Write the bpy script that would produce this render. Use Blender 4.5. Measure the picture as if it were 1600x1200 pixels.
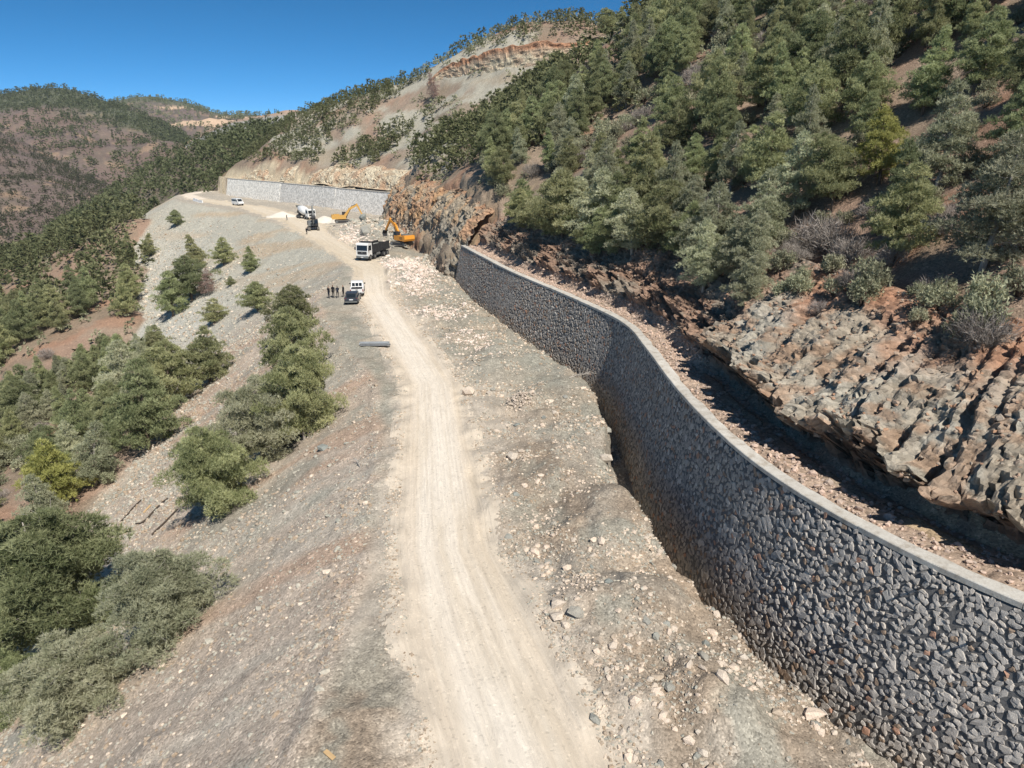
import bpy, bmesh, math, random
import numpy as np
from mathutils import Vector, Matrix, Euler

for o in list(bpy.data.objects):
    bpy.data.objects.remove(o, do_unlink=True)
scene = bpy.context.scene
COL = scene.collection
rng = np.random.default_rng(7)
random.seed(7)

# ---------------------------------------------------------------- camera
CAM_H, PITCH, FPX = 20.0, math.radians(18.4), 1110.0      # drone 20 m above the track
cam_d = bpy.data.cameras.new('camera')
cam_d.sensor_width = 36.0
cam_d.lens = FPX / 1600 * 36.0
cam_d.clip_start, cam_d.clip_end = 0.5, 12000
cam = bpy.data.objects.new('camera', cam_d)
cam.location = (0, 0, CAM_H)
cam.rotation_euler = (math.pi / 2 - PITCH, 0, 0)
COL.objects.link(cam)
scene.camera = cam

# ---------------------------------------------------------------- sky, sun, exposure
SUN_AZ, SUN_EL = math.atan2(0.42, -0.907), math.radians(49)   # azimuth from +Y towards +X
world = bpy.data.worlds.new('World')
scene.world = world
world.use_nodes = True
wn = world.node_tree
wn.nodes.clear()
sky = wn.nodes.new('ShaderNodeTexSky')
sky.sky_type = 'NISHITA'
sky.sun_disc = False
sky.sun_elevation = SUN_EL
sky.sun_rotation = SUN_AZ
sky.altitude = 5000
sky.air_density = 0.6
sky.dust_density = 0.0
sky.ozone_density = 8.0
bg = wn.nodes.new('ShaderNodeBackground')
bg.inputs['Strength'].default_value = 0.112
wo = wn.nodes.new('ShaderNodeOutputWorld')
hs = wn.nodes.new('ShaderNodeHueSaturation')
hs.inputs['Hue'].default_value = 0.484
hs.inputs['Saturation'].default_value = 1.13
wn.links.new(sky.outputs[0], hs.inputs['Color'])
wn.links.new(hs.outputs[0], bg.inputs[0])
wn.links.new(bg.outputs[0], wo.inputs[0])
sun_d = bpy.data.lights.new('sun', 'SUN')
sun_d.energy = 5.0
sun_d.angle = math.radians(0.53)
sun_d.color = (1.0, 0.965, 0.905)
sun = bpy.data.objects.new('sun', sun_d)
sdir = Vector((math.sin(SUN_AZ) * math.cos(SUN_EL), math.cos(SUN_AZ) * math.cos(SUN_EL), math.sin(SUN_EL)))
sun.rotation_euler = sdir.to_track_quat('Z', 'Y').to_euler()
COL.objects.link(sun)
scene.view_settings.view_transform = 'Standard'
scene.view_settings.look = 'None'
scene.view_settings.gamma = 1.0
scene.view_settings.exposure = 0.17
scene.view_settings.use_curve_mapping = False
scene.cycles.max_bounces = 5
scene.cycles.diffuse_bounces = 3
scene.cycles.transparent_max_bounces = 4

# ---------------------------------------------------------------- helpers
def S(r, g, b):
    f = lambda c: ((c / 255 + 0.055) / 1.055) ** 2.4 if c / 255 > 0.04045 else c / 255 / 12.92
    return np.array([f(r), f(g), f(b)])

def hash2(ix, iy, seed):
    h = (ix.astype(np.int64) * 374761393 + iy.astype(np.int64) * 668265263 + seed * 1274126177) & 0xFFFFFFFF
    h = ((h ^ (h >> 13)) * 1274126177) & 0xFFFFFFFF
    h = h ^ (h >> 16)
    return (h & 0xFFFF) / 65535.0

def noise2(x, y, seed=0):
    x = np.asarray(x, float); y = np.asarray(y, float)
    ix = np.floor(x); iy = np.floor(y)
    fx = x - ix; fy = y - iy
    ix = ix.astype(np.int64); iy = iy.astype(np.int64)
    u = fx * fx * fx * (fx * (fx * 6 - 15) + 10); v = fy * fy * fy * (fy * (fy * 6 - 15) + 10)
    a = hash2(ix, iy, seed); b = hash2(ix + 1, iy, seed); c = hash2(ix, iy + 1, seed); d = hash2(ix + 1, iy + 1, seed)
    return (a + (b - a) * u) * (1 - v) + (c + (d - c) * u) * v

def fbm(x, y, octv=4, seed=0, gain=0.5):
    s = 0; a = 1; t = 0
    for i in range(octv):
        s = s + a * noise2(x * 2 ** i + 17.3 * i, y * 2 ** i - 9.1 * i, seed + i)
        t += a; a *= gain
    return s / t            # 0..1

def ridged(x, y, octv=3, seed=0):
    s = 0; a = 1; t = 0
    for i in range(octv):
        s = s + a * (1 - np.abs(2 * noise2(x * 2 ** i, y * 2 ** i, seed + i) - 1)); t += a; a *= 0.5
    return s / t

def sst(a, b, x):
    t = np.clip((x - a) / (b - a), 0, 1)
    return t * t * (3 - 2 * t)

def lerp(a, b, t):
    return a + (b - a) * t

def mixc(c, d, t):
    return c + (d - c) * np.asarray(t)[..., None]

def smooth_line(pts, step):
    """Catmull-Rom through the points, resampled about every `step` metres"""
    p = np.array(pts, float)
    q = np.vstack([2 * p[0] - p[1], p, 2 * p[-1] - p[-2]])
    out = []
    for i in range(1, len(q) - 2):
        n = max(2, int(np.linalg.norm(q[i + 1] - q[i]) / step * 3))
        for t in np.linspace(0, 1, n, endpoint=False):
            out.append(0.5 * (2 * q[i] + (q[i + 1] - q[i - 1]) * t + (2 * q[i - 1] - 5 * q[i] + 4 * q[i + 1] - q[i + 2]) * t * t
                              + (3 * q[i] - q[i - 1] - 3 * q[i + 1] + q[i + 2]) * t ** 3))
    out.append(p[-1])
    out = np.array(out)
    s = np.concatenate([[0], np.cumsum(np.linalg.norm(np.diff(out, axis=0), axis=1))])
    ss = np.linspace(0, s[-1], max(2, int(s[-1] / step) + 1))
    return np.stack([np.interp(ss, s, out[:, k]) for k in range(out.shape[1])], 1)

def poly_dist(x, y, pl):
    """distance to polyline and the y of the closest point"""
    best = np.full(x.shape, 1e18); by = np.zeros(x.shape)
    for (ax, ay), (bx, by_) in zip(pl[:-1, :2], pl[1:, :2]):
        dx, dy = bx - ax, by_ - ay
        L = dx * dx + dy * dy
        t = np.clip(((x - ax) * dx + (y - ay) * dy) / L, 0, 1)
        qy = ay + t * dy
        d = (x - ax - t * dx) ** 2 + (y - qy) ** 2
        m = d < best
        best = np.where(m, d, best); by = np.where(m, qy, by)
    return np.sqrt(best), by

def np_mesh(name, verts, faces, mat=None, colors=None, attrs=None, smooth=True, parent=None, mats=None, mat_idx=None):
    """one mesh object from numpy verts (n,3) and faces (m,3|4)"""
    verts = np.asarray(verts, np.float32); faces = np.asarray(faces, np.int32)
    me = bpy.data.meshes.new(name)
    n, m, k = len(verts), len(faces), faces.shape[1]
    me.vertices.add(n); me.vertices.foreach_set('co', verts.ravel())
    me.loops.add(m * k); me.loops.foreach_set('vertex_index', faces.ravel())
    me.polygons.add(m)
    me.polygons.foreach_set('loop_start', np.arange(0, m * k, k, dtype=np.int32))
    if mat_idx is not None:
        me.polygons.foreach_set('material_index', np.asarray(mat_idx, np.int32))
    me.update(calc_edges=True)
    me.polygons.foreach_set('use_smooth', np.full(m, smooth, bool))
    if colors is not None:
        a = me.color_attributes.new('Col', 'FLOAT_COLOR', 'POINT')
        c = np.ones((n, 4), np.float32); c[:, :3] = colors
        a.data.foreach_set('color', c.ravel())
    for nm, arr in (attrs or {}).items():
        a = me.attributes.new(nm, 'FLOAT', 'POINT')
        a.data.foreach_set('value', np.asarray(arr, np.float32))
    for mm in (mats or ([mat] if mat else [])):
        me.materials.append(mm)
    ob = bpy.data.objects.new(name, me)
    COL.objects.link(ob)
    if parent:
        ob.parent = parent
    return ob

def grid_faces(nr, nc):
    i = np.arange(nr - 1)[:, None] * nc + np.arange(nc - 1)[None, :]
    return np.stack([i, i + 1, i + nc + 1, i + nc], -1).reshape(-1, 4)

def blocks(u, v, seed):
    """random value per irregular cell and distance to its centre: broken rock"""
    iu, iv = np.floor(u).astype(np.int64), np.floor(v).astype(np.int64)
    best = np.full(u.shape, 9.0); val = np.zeros(u.shape)
    for a in (-1, 0, 1):
        for b in (-1, 0, 1):
            cu = iu + a + hash2(iu + a, iv + b, seed); cv = iv + b + hash2(iu + a, iv + b, seed + 1)
            d = np.hypot(u - cu, v - cv); m = d < best
            best = np.where(m, d, best)
            tl = hash2(iu + a, iv + b, seed + 2) + (u - cu) * (hash2(iu + a, iv + b, seed + 3) - 0.5) * 1.2 + (v - cv) * (hash2(iu + a, iv + b, seed + 4) - 0.5) * 1.2
            val = np.where(m, tl, val)
    return val - 0.5

def tag(o, label=None, cat=None, group=None, kind=None):
    if label: o['label'] = label
    if cat: o['category'] = cat
    if group: o['group'] = group
    if kind: o['kind'] = kind
    return o

def empty(name, loc=(0, 0, 0), rz=0.0):
    o = bpy.data.objects.new(name, None)
    o.location = loc; o.rotation_euler = (0, 0, rz)
    o.empty_display_size = 0.5
    COL.objects.link(o)
    return o

# where the line of sight through a photo point meets the ground (used to survey positions)
def ray_dir(px, py):
    a = (px - 800) / FPX; b = (600 - py) / FPX
    return np.array([a, math.cos(PITCH) + b * math.sin(PITCH), -math.sin(PITCH) + b * math.cos(PITCH)])

def at_y(px, py, Y):
    d = ray_dir(px, py); t = Y / d[1]
    return np.array([d[0] * t, Y, CAM_H + d[2] * t])

def survey(px, py, f=None, t0=10, t1=700):
    f = f or ground
    d = ray_dir(px, py)
    t = t0 * (t1 / t0) ** np.linspace(0, 1, 1500)
    x, y, z = d[0] * t, d[1] * t, CAM_H + d[2] * t
    h = f(x, y)
    k = np.nonzero(z <= h)[0]
    if len(k) == 0:
        return None
    k = k[0]
    if k == 0:
        return np.array([x[0], y[0], h[0]])
    a = (z[k - 1] - h[k - 1]); b = (h[k] - z[k]); w = a / (a + b + 1e-9)
    tt = lerp(t[k - 1], t[k], w)
    X, Y = d[0] * tt, d[1] * tt
    return np.array([X, Y, f(np.array([X]), np.array([Y]))[0]])

def project(p):
    p = np.asarray(p, float)
    dz = p[..., 2] - CAM_H
    zc = p[..., 1] * math.cos(PITCH) - dz * math.sin(PITCH)
    u = p[..., 1] * math.sin(PITCH) + dz * math.cos(PITCH)
    return 800 + FPX * p[..., 0] / zc, 600 - FPX * u / zc, zc
# ---------------------------------------------------------------- materials
MAT = {}
class NT:
    def __init__(s, name):
        s.m = bpy.data.materials.new(name); s.m.use_nodes = True
        s.t = s.m.node_tree; s.t.nodes.clear()
        s.out = s.t.nodes.new('ShaderNodeOutputMaterial')
        s.b = s.t.nodes.new('ShaderNodeBsdfPrincipled')
        s.b.inputs['Specular IOR Level'].default_value = 0.15
        s.t.links.new(s.b.outputs[0], s.out.inputs[0])
        MAT[name] = s.m
    def n(s, typ, ins=None, **kw):
        nd = s.t.nodes.new('ShaderNode' + typ)
        for k, v in kw.items(): setattr(nd, k, v)
        for k, v in (ins or {}).items():
            if isinstance(v, tuple) and len(v) == 2 and hasattr(v[0], 'outputs'):
                s.t.links.new(v[0].outputs[v[1]], nd.inputs[k])
            elif hasattr(v, 'outputs'):
                s.t.links.new(v.outputs[0], nd.inputs[k])
            else:
                nd.inputs[k].default_value = v
        return nd
    def coord(s):
        return (s.n('TexCoord'), 'Object')
    def ramp(s, fac, stops):
        r = s.n('ValToRGB', {0: fac})
        e = r.color_ramp.elements
        while len(e) < len(stops): e.new(0.5)
        for el, (p, c) in zip(e, stops):
            el.position = p; el.color = (*c, 1) if len(c) == 3 else c
        return r
    def math(s, op, a, b=0.0, c=0.0):
        return s.n('Math', {0: a, 1: b, 2: c}, operation=op)
    def mix(s, fac, a, b, mode='MIX'):
        return s.n('Mix', {0: fac, 6: a, 7: b}, data_type='RGBA', blend_type=mode)
    def base(s, c): s.link(c, 'Base Color')
    def link(s, v, inp):
        if isinstance(v, tuple) and hasattr(v[0], 'outputs'):
            s.t.links.new(v[0].outputs[v[1]], s.b.inputs[inp])
        elif hasattr(v, 'outputs'): s.t.links.new(v.outputs[0], s.b.inputs[inp])
        else: s.b.inputs[inp].default_value = v

def col4(c): return (float(c[0]), float(c[1]), float(c[2]), 1.0)

def ground_mat(name, near=True):
    """dry ground: colour per vertex, stones of two sizes where `stony` is high"""
    k = NT(name)
    co = k.coord()
    att = k.n('Attribute', attribute_name='Col')
    st = (k.n('Attribute', attribute_name='stony'), 'Fac')
    v1 = k.n('TexVoronoi', {'Vector': co, 'Scale': 4.2 if near else 0.35, 'Randomness': 1.0})
    v2 = k.n('TexVoronoi', {'Vector': co, 'Scale': 13.0 if near else 1.1, 'Randomness': 1.0})
    n1 = k.n('TexNoise', {'Vector': co, 'Scale': 0.55 if near else 0.02, 'Detail': 8.0, 'Roughness': 0.65})
    n2 = k.n('TexNoise', {'Vector': co, 'Scale': 30.0 if near else 0.5, 'Detail': 4.0, 'Roughness': 0.7})
    n3 = k.n('TexNoise', {'Vector': co, 'Scale': 1.3 if near else 0.05, 'Detail': 5.0, 'Roughness': 0.6})
    s1 = k.n('SeparateColor', {0: (v1, 'Color')})
    s2 = k.n('SeparateColor', {0: (v2, 'Color')})
    # soil between stones; single cells stand out as pale chips or dark gaps
    b1 = k.ramp(s1, [(0.0, (0.74,) * 3), (0.25, (0.95,) * 3), (0.8, (1.03,) * 3), (0.9, (1.3,) * 3), (1.0, (1.42,) * 3)])
    b2 = k.ramp((s2, 1), [(0.0, (0.62,) * 3), (0.3, (0.92,) * 3), (0.75, (1.05,) * 3), (0.9, (1.22,) * 3), (1.0, (1.42,) * 3)])
    patch = k.n('MapRange', {0: n3, 1: 0.4, 2: 0.6, 3: 0.25, 4: 1.0})
    bb = k.mix(1.0, (k.mix(patch, (1, 1, 1, 1), b1), 2), b2, 'MULTIPLY')
    bn = k.n('MapRange', {0: n1, 1: 0.3, 2: 0.7, 3: 0.88, 4: 1.12})
    bf = k.n('MapRange', {0: n2, 1: 0.3, 2: 0.7, 3: 0.84, 4: 1.16})
    fine = k.math('MULTIPLY', bn, bf)
    sb = k.mix(st, (1, 1, 1, 1), (bb, 2))
    c0 = k.mix(1.0, (att, 'Color'), (sb, 2), 'MULTIPLY')
    c = k.mix(1.0, (c0, 2), k.n('CombineColor', {0: fine, 1: fine, 2: fine}), 'MULTIPLY')
    k.base((c, 2))
    k.link(0.95, 'Roughness')
    h1 = k.math('MULTIPLY', k.math('SUBTRACT', 0.5, (v1, 'Distance')), patch)
    h2 = k.math('MULTIPLY', k.math('SUBTRACT', 0.5, (v2, 'Distance')), 0.4)
    hh = k.math('MULTIPLY', k.math('ADD', k.math('MULTIPLY', h1, 0.6), h2), st)
    hh = k.math('ADD', hh, k.math('MULTIPLY', n2, 0.10))
    bp = k.n('Bump', {'Strength': 0.7, 'Distance': 0.075 if near else 1.0, 'Height': hh})
    k.link(bp, 'Normal')
    return k.m
ground_mat('ground_soil', True)
ground_mat('hill_soil', False)

def simple(name, c, rough=0.6, metal=0.0, spec=0.3, var=0.0, scale=3.0, bump=0.0):
    k = NT(name)
    if var > 0:
        n = k.n('TexNoise', {'Vector': k.coord(), 'Scale': scale, 'Detail': 6.0, 'Roughness': 0.65})
        lo = col4(np.array(c) * (1 - var)); hi = col4(np.minimum(np.array(c) * (1 + var), 0.95))
        k.base(k.ramp(n, [(0.3, lo), (0.7, hi)]))
        if bump:
            k.link(k.n('Bump', {'Strength': 0.6, 'Distance': bump, 'Height': n}), 'Normal')
    else:
        k.base(col4(c))
    k.link(rough, 'Roughness'); k.link(metal, 'Metallic'); k.link(spec, 'Specular IOR Level')
    return k.m

def rock_mat(name):
    k = NT(name)
    co = k.coord()
    att = k.n('Attribute', attribute_name='Col')
    n = k.n('TexNoise', {'Vector': co, 'Scale': 7.0, 'Detail': 6.0, 'Roughness': 0.7})
    b = k.n('MapRange', {0: n, 1: 0.3, 2: 0.7, 3: 0.75, 4: 1.22})
    c = k.mix(1.0, (att, 'Color'), k.n('CombineColor', {0: b, 1: b, 2: b}), 'MULTIPLY')
    k.base((c, 2)); k.link(0.92, 'Roughness')
    k.link(k.n('Bump', {'Strength': 0.7, 'Distance': 0.05, 'Height': n}), 'Normal')
rock_mat('rock')

def obj_rock_mat(name, c1, c2):
    """single stones: tint differs from object to object"""
    k = NT(name)
    oi = k.n('ObjectInfo')
    n = k.n('TexNoise', {'Vector': k.coord(), 'Scale': 6.0, 'Detail': 6.0, 'Roughness': 0.7})
    base = k.ramp((oi, 'Random'), [(0.0, c1), (1.0, c2)])
    b = k.n('MapRange', {0: n, 1: 0.3, 2: 0.7, 3: 0.72, 4: 1.22})
    c = k.mix(1.0, base, k.n('CombineColor', {0: b, 1: b, 2: b}), 'MULTIPLY')
    k.base((c, 2)); k.link(0.92, 'Roughness')
    k.link(k.n('Bump', {'Strength': 0.7, 'Distance': 0.05, 'Height': n}), 'Normal')
obj_rock_mat('pale_rock', S(226, 204, 182), S(196, 184, 168))
obj_rock_mat('grey_rock', S(138, 142, 136), S(174, 166, 152))
obj_rock_mat('wall_stone', S(158, 154, 149), S(204, 194, 182))  # nearest stones: paler tint carries painted sunlight as well as mortar smears
simple('mortar', S(104, 102, 100), 0.95, var=0.25, scale=9.0, bump=0.05)
def concrete_mat():
    k = NT('concrete'); co = k.coord(); oi = k.n('ObjectInfo')
    n = k.n('TexNoise', {'Vector': co, 'Scale': 1.6, 'Detail': 8.0, 'Roughness': 0.7})
    m = k.n('TexNoise', {'Vector': co, 'Scale': 14.0, 'Detail': 4.0, 'Roughness': 0.7})
    base = k.ramp(n, [(0.3, S(164, 152, 136)), (0.48, S(200, 193, 181)), (0.7, S(216, 211, 201))])
    b = k.math('MULTIPLY', k.n('MapRange', {0: (oi, 'Random'), 3: 0.86, 4: 1.04}), k.n('MapRange', {0: m, 1: 0.3, 2: 0.7, 3: 0.86, 4: 1.1}))
    c = k.mix(1.0, base, k.n('CombineColor', {0: b, 1: b, 2: b}), 'MULTIPLY')
    k.base((c, 2)); k.link(0.95, 'Roughness')
    k.link(k.n('Bump', {'Strength': 0.7, 'Distance': 0.03, 'Height': m}), 'Normal')
concrete_mat()
def road_mat():
    """packed dusty track: faint wheel streaks along it, grit and shallow scuffs"""
    k = NT('road_dust'); co = k.coord()
    att = k.n('Attribute', attribute_name='Col'); st = (k.n('Attribute', attribute_name='stony'), 'Fac')
    uv = k.n('CombineXYZ', {0: (k.n('Attribute', attribute_name='across'), 'Fac'), 1: (k.n('Attribute', attribute_name='along'), 'Fac'), 2: 0.0})
    s1 = k.n('TexNoise', {'Vector': k.n('Mapping', {'Vector': uv, 'Scale': (34.0, 0.16, 1.0)}), 'Scale': 1.0, 'Detail': 6.0, 'Roughness': 0.7, 'Distortion': 0.6})
    s2 = k.n('TexNoise', {'Vector': k.n('Mapping', {'Vector': uv, 'Scale': (9.0, 0.5, 1.0)}), 'Scale': 1.0, 'Detail': 6.0, 'Roughness': 0.65, 'Distortion': 1.2})
    tread = k.n('TexWave', {'Vector': k.n('Mapping', {'Vector': uv, 'Scale': (6.0, 3.2, 1.0)}), 'Scale': 1.0, 'Distortion': 6.0, 'Detail': 3.0}, bands_direction='Y')
    g = k.n('TexNoise', {'Vector': co, 'Scale': 26.0, 'Detail': 5.0, 'Roughness': 0.75})
    v = k.n('TexVoronoi', {'Vector': co, 'Scale': 11.0}); sv = k.n('SeparateColor', {0: (v, 'Color')})
    b = k.math('MULTIPLY', k.n('MapRange', {0: s1, 1: 0.32, 2: 0.68, 3: 0.91, 4: 1.06}), k.n('MapRange', {0: s2, 1: 0.3, 2: 0.7, 3: 0.88, 4: 1.08}))
    b = k.math('MULTIPLY', b, k.n('MapRange', {0: g, 1: 0.3, 2: 0.7, 3: 0.9, 4: 1.08}))
    chip = k.ramp(sv, [(0.0, (0.78,) * 3), (0.06, (1.0,) * 3), (0.94, (1.0,) * 3), (1.0, (1.16,) * 3)])
    c = k.mix(1.0, (att, 'Color'), k.n('CombineColor', {0: b, 1: b, 2: b}), 'MULTIPLY')
    c = k.mix(1.0, (c, 2), chip, 'MULTIPLY')
    k.base((c, 2)); k.link(0.95, 'Roughness')
    h = k.math('ADD', k.math('ADD', k.math('MULTIPLY', s1, 0.9), k.math('MULTIPLY', s2, 1.2)), k.math('ADD', k.math('MULTIPLY', g, 0.35), k.math('MULTIPLY', tread, 0.0)))
    k.link(k.n('Bump', {'Strength': 0.8, 'Distance': 0.07, 'Height': h}), 'Normal')
road_mat()

def cliff_mat(name):
    k = NT(name)
    co = k.coord()
    att = k.n('Attribute', attribute_name='Col')
    v = k.n('TexVoronoi', {'Vector': co, 'Scale': 3.2, 'Randomness': 1.0})
    n = k.n('TexNoise', {'Vector': co, 'Scale': 2.2, 'Detail': 9.0, 'Roughness': 0.72})
    sv = k.n('SeparateColor', {0: (v, 'Color')})
    b1 = k.n('MapRange', {0: sv, 1: 0.0, 2: 1.0, 3: 0.72, 4: 1.28})
    b2 = k.n('MapRange', {0: n, 1: 0.3, 2: 0.7, 3: 0.72, 4: 1.25})
    b = k.math('MULTIPLY', b1, b2)
    c = k.mix(1.0, (att, 'Color'), k.n('CombineColor', {0: b, 1: b, 2: b}), 'MULTIPLY')
    k.base((c, 2)); k.link(0.95, 'Roughness')
    h = k.math('ADD', k.math('MULTIPLY', (v, 'Distance'), -0.5), n)
    k.link(k.n('Bump', {'Strength': 0.9, 'Distance': 0.25, 'Height': h}), 'Normal')
cliff_mat('cliff_rock')

def leaf_mat(name, dark, light, hue_var=0.6, trans=0.36):
    """needles and leaves: shade per tuft (vertex colour) and tint per tree"""
    k = NT(name)
    oi = k.n('ObjectInfo')
    att = k.n('Attribute', attribute_name='tuft')
    base = k.ramp((att, 'Fac'), [(0.0, dark), (1.0, light)])
    hv = k.n('MapRange', {0: (oi, 'Random'), 3: 0.5 - 0.035 * hue_var, 4: 0.5 + 0.03 * hue_var})
    wn_ = k.n('TexWhiteNoise', {'W': (oi, 'Random')}, noise_dimensions='1D')
    vv = k.n('MapRange', {0: (wn_, 'Value'), 3: 0.75, 4: 1.3})
    h = k.n('HueSaturation', {'Hue': hv, 'Saturation': 1.0, 'Value': vv, 'Color': base})
    k.base(h); k.link(0.7, 'Roughness'); k.link(0.2, 'Specular IOR Level')
    tr = k.n('BsdfTranslucent', {0: h})
    mx = k.n('MixShader', {0: trans, 1: (k.b, 0), 2: tr})
    k.t.links.new(mx.outputs[0], k.out.inputs[0])
leaf_mat('pine_needles', S(108, 116, 76), S(204, 204, 156))
leaf_mat('far_needles', S(86, 98, 64), S(160, 164, 120))
leaf_mat('far_leaves', S(70, 78, 58), S(128, 130, 102))
leaf_mat('pine_needles_pale', S(142, 146, 114), S(214, 212, 180), 0.4)
leaf_mat('pine_needles_yellow', S(142, 144, 78), S(206, 202, 130), 0.3)
leaf_mat('shrub_leaves', S(116, 118, 92), S(190, 188, 156), 0.5)
leaf_mat('dry_twigs', S(110, 100, 92), S(176, 166, 156), 0.2, 0.05)
leaf_mat('dead_needles', S(118, 98, 88), S(170, 146, 134), 0.2, 0.1)
simple('bark', S(110, 96, 84), 0.95, var=0.3, scale=6.0)
simple('dead_wood', S(168, 160, 150), 0.95, var=0.2, scale=6.0)
# ---------------------------------------------------------------- survey lines (metres)
WALL_Z = 5.5
WALL = smooth_line([(-7.9, 112.0), (-4.0, 99.5), (0.0, 87.2), (6.4, 70.5), (9.7, 60.4), (10.25, 52.1), (10.5, 42.3), (11.3, 34.1), (12.6, 28.6),
                    (14.7, 23.8), (17.1, 20.2), (20.5, 16.2), (26.0, 11.0), (33, 5)], 0.5)
FARW = smooth_line([(-33.0, 221.0), (-41.4, 231.0), (-70, 264), (-100, 298), (-124.9, 325.4)], 1.0)
BREAK = np.array([(-7.0, -40), (-7.0, 5), (-7.2, 18.8), (-7.0, 25.4), (-7.2, 30.2), (-7.9, 36.7), (-9.0, 45.9), (-11.8, 60.1), (-17.7, 73.1), (-22.5, 84.9),
                  (-27.0, 98.6), (-27.8, 117.1), (-30.5, 130.9), (-42.4, 158.6), (-51.8, 177.0), (-70.1, 209.2), (-91.3, 241.8), (-121.5, 276.0),
                  (-134, 292), (-146, 318), (-152, 350), (-150, 420), (-140, 520)], float)
WREV = WALL[::-1]
RLINE = np.vstack([[(60, -20)], WREV[::3], [(-8.3, 113), (-12.5, 119.5), (-17.6, 140.8), (-21.4, 150.1), (-24.6, 160.8), (-31.3, 181.2), (-37.0, 200), (-36, 211), (-33.0, 221.0)],
                   FARW[5::8], [(-124.9, 325.4), (-138, 345), (-142, 420), (-130, 520)]]).astype(float)
RLINE = RLINE[np.argsort(RLINE[:, 1], kind='stable')]
TRENCH = np.array([(30, 5), (17.0, 13.0), (12.7, 18.6), (12.0, 20.9), (10.2, 24.7), (9.1, 27.8), (7.8, 32.8), (7.1, 38.7), (6.3, 43.3), (7.2, 51.6), (6.6, 61.4), (5.4, 65.4),
                   (3.2, 71.1), (-3.3, 87.6), (-7.9, 104.7), (-9.2, 112)], float)
ROAD_Y = np.array([-40, 5, 18.8, 25.4, 32.5, 45.9, 60.1, 78.6, 100.9, 123.6, 143.5, 170.4, 209.2, 255.0, 286.0, 300, 330])
ROAD_L = np.array([-0.2, -0.8, -2.4, -4.4, -6.0, -7.6, -9.4, -15.0, -22.0, -26.9, -36.2, -48.6, -66.6, -94.5, -121, -133, -150])
ROAD_R = np.array([6.6, 5.2, 3.4, 1.4, -0.9, -2.9, -4.9, -10.4, -17.6, -21.6, -30.2, -42.0, -55.0, -84, -112, -124, -143])

# natural hillside before the road was cut: thin-plate surface through spot heights
CTRL = []
for k in range(0, len(WALL), 22):
    p = WALL[k]; q = WALL[min(k + 4, len(WALL) - 1)] - WALL[max(k - 4, 0)]
    n = np.array([-q[1], q[0]]); n /= np.linalg.norm(n)
    if n[0] < 0: n = -n
    for o_, z_ in ((8, 10.6), (32, 26.5), (80, 58)):
        CTRL.append((*(p + n * o_), z_))
CTRL += [(150, 40, 104), (150, 110, 100), (120, 180, 88),
         (-10, 126, 10), (-16, 150, 9), (-22, 172, 9), (-29, 192, 11), (30, 150, 42), (5, 175, 30), (70, 165, 68),
         (-30, 224, 13), (-37, 240, 15), (-66, 274, 15), (-96, 308, 14), (-120, 335, 13), (-138, 360, 8),
         (-10, 240, 29), (-40, 290, 31), (30, 235, 48), (44, 232, 57), (80, 240, 70),
         (-116, 430, 36), (-97, 410, 39), (-78, 390, 42), (-46, 350, 48.5), (-27, 330, 56), (-10, 322, 62), (5, 312, 66), (25, 296, 65), (45, 280, 60.5), (75, 275, 62),
         (-90, 470, 22), (-50, 420, 26), (-10, 390, 34), (40, 370, 38), (100, 340, 42), (-130, 520, 10),
         (-20, 20, -12), (-22, 45, -12), (-28, 62, -13), (-34, 92, -12), (-48, 120, -20), (-60, 150, -26), (-78, 180, -28), (-98, 215, -24), (-120, 250, -18), (-132, 285, -12),
         (-139, 279, -6.5), (-135, 254, -14), (-115, 226, -16.6), (-106, 202, -20), (-92, 175, -21.2), (-61, 127, -17.2), (-44.4, 85.5, -12), (-38, 70.4, -11.5), (-39, 62, -14), (-42.3, 58.6, -16.5),
         (-36, 45, -15.7), (-29, 31, -12.5), (-27, 10, -12), (-170, 230, -31), (-150, 165, -40), (-110, 120, -35), (-82, 72, -30), (-78, 40, -34), (-62, 18, -28),
         (-160, 300, -12), (-162, 350, -8), (-170, 420, -6), (-190, 270, -26), (-230, 320, -32), (-200, 360, -22), (-290, 400, -44), (-240, 230, -52), (-260, 420, -34), (-330, 330, -60), (-330, 160, -90), (-300, 470, -46),
         (-170, 80, -72), (-170, 20, -80), (-300, 60, -110), (-60, -30, -34), (-160, -30, -84), (60, -30, 40), (120, -30, 78)]
CTRL = np.array(CTRL, float)
def _tps(r2): return r2 * np.log(np.maximum(r2, 1e-9)) * 0.5
_d2 = ((CTRL[:, None, :2] - CTRL[None, :, :2]) ** 2).sum(-1)
_n = len(CTRL)
_A = np.zeros((_n + 3, _n + 3)); _A[:_n, :_n] = _tps(_d2) + np.eye(_n) * 20.0
_A[:_n, _n] = 1; _A[:_n, _n + 1:] = CTRL[:, :2]; _A[_n:, :_n] = _A[:_n, _n:].T
_w = np.linalg.solve(_A, np.concatenate([CTRL[:, 2], [0, 0, 0]]))
def natural(x, y):
    z = _w[_n] + _w[_n + 1] * x + _w[_n + 2] * y
    for i in range(_n):
        z = z + _w[i] * _tps((x - CTRL[i, 0]) ** 2 + (y - CTRL[i, 1]) ** 2)
    r = np.hypot(x, y)
    z = lerp(z, np.full_like(z, -120.0), sst(560, 800, r))
    return z

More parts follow.
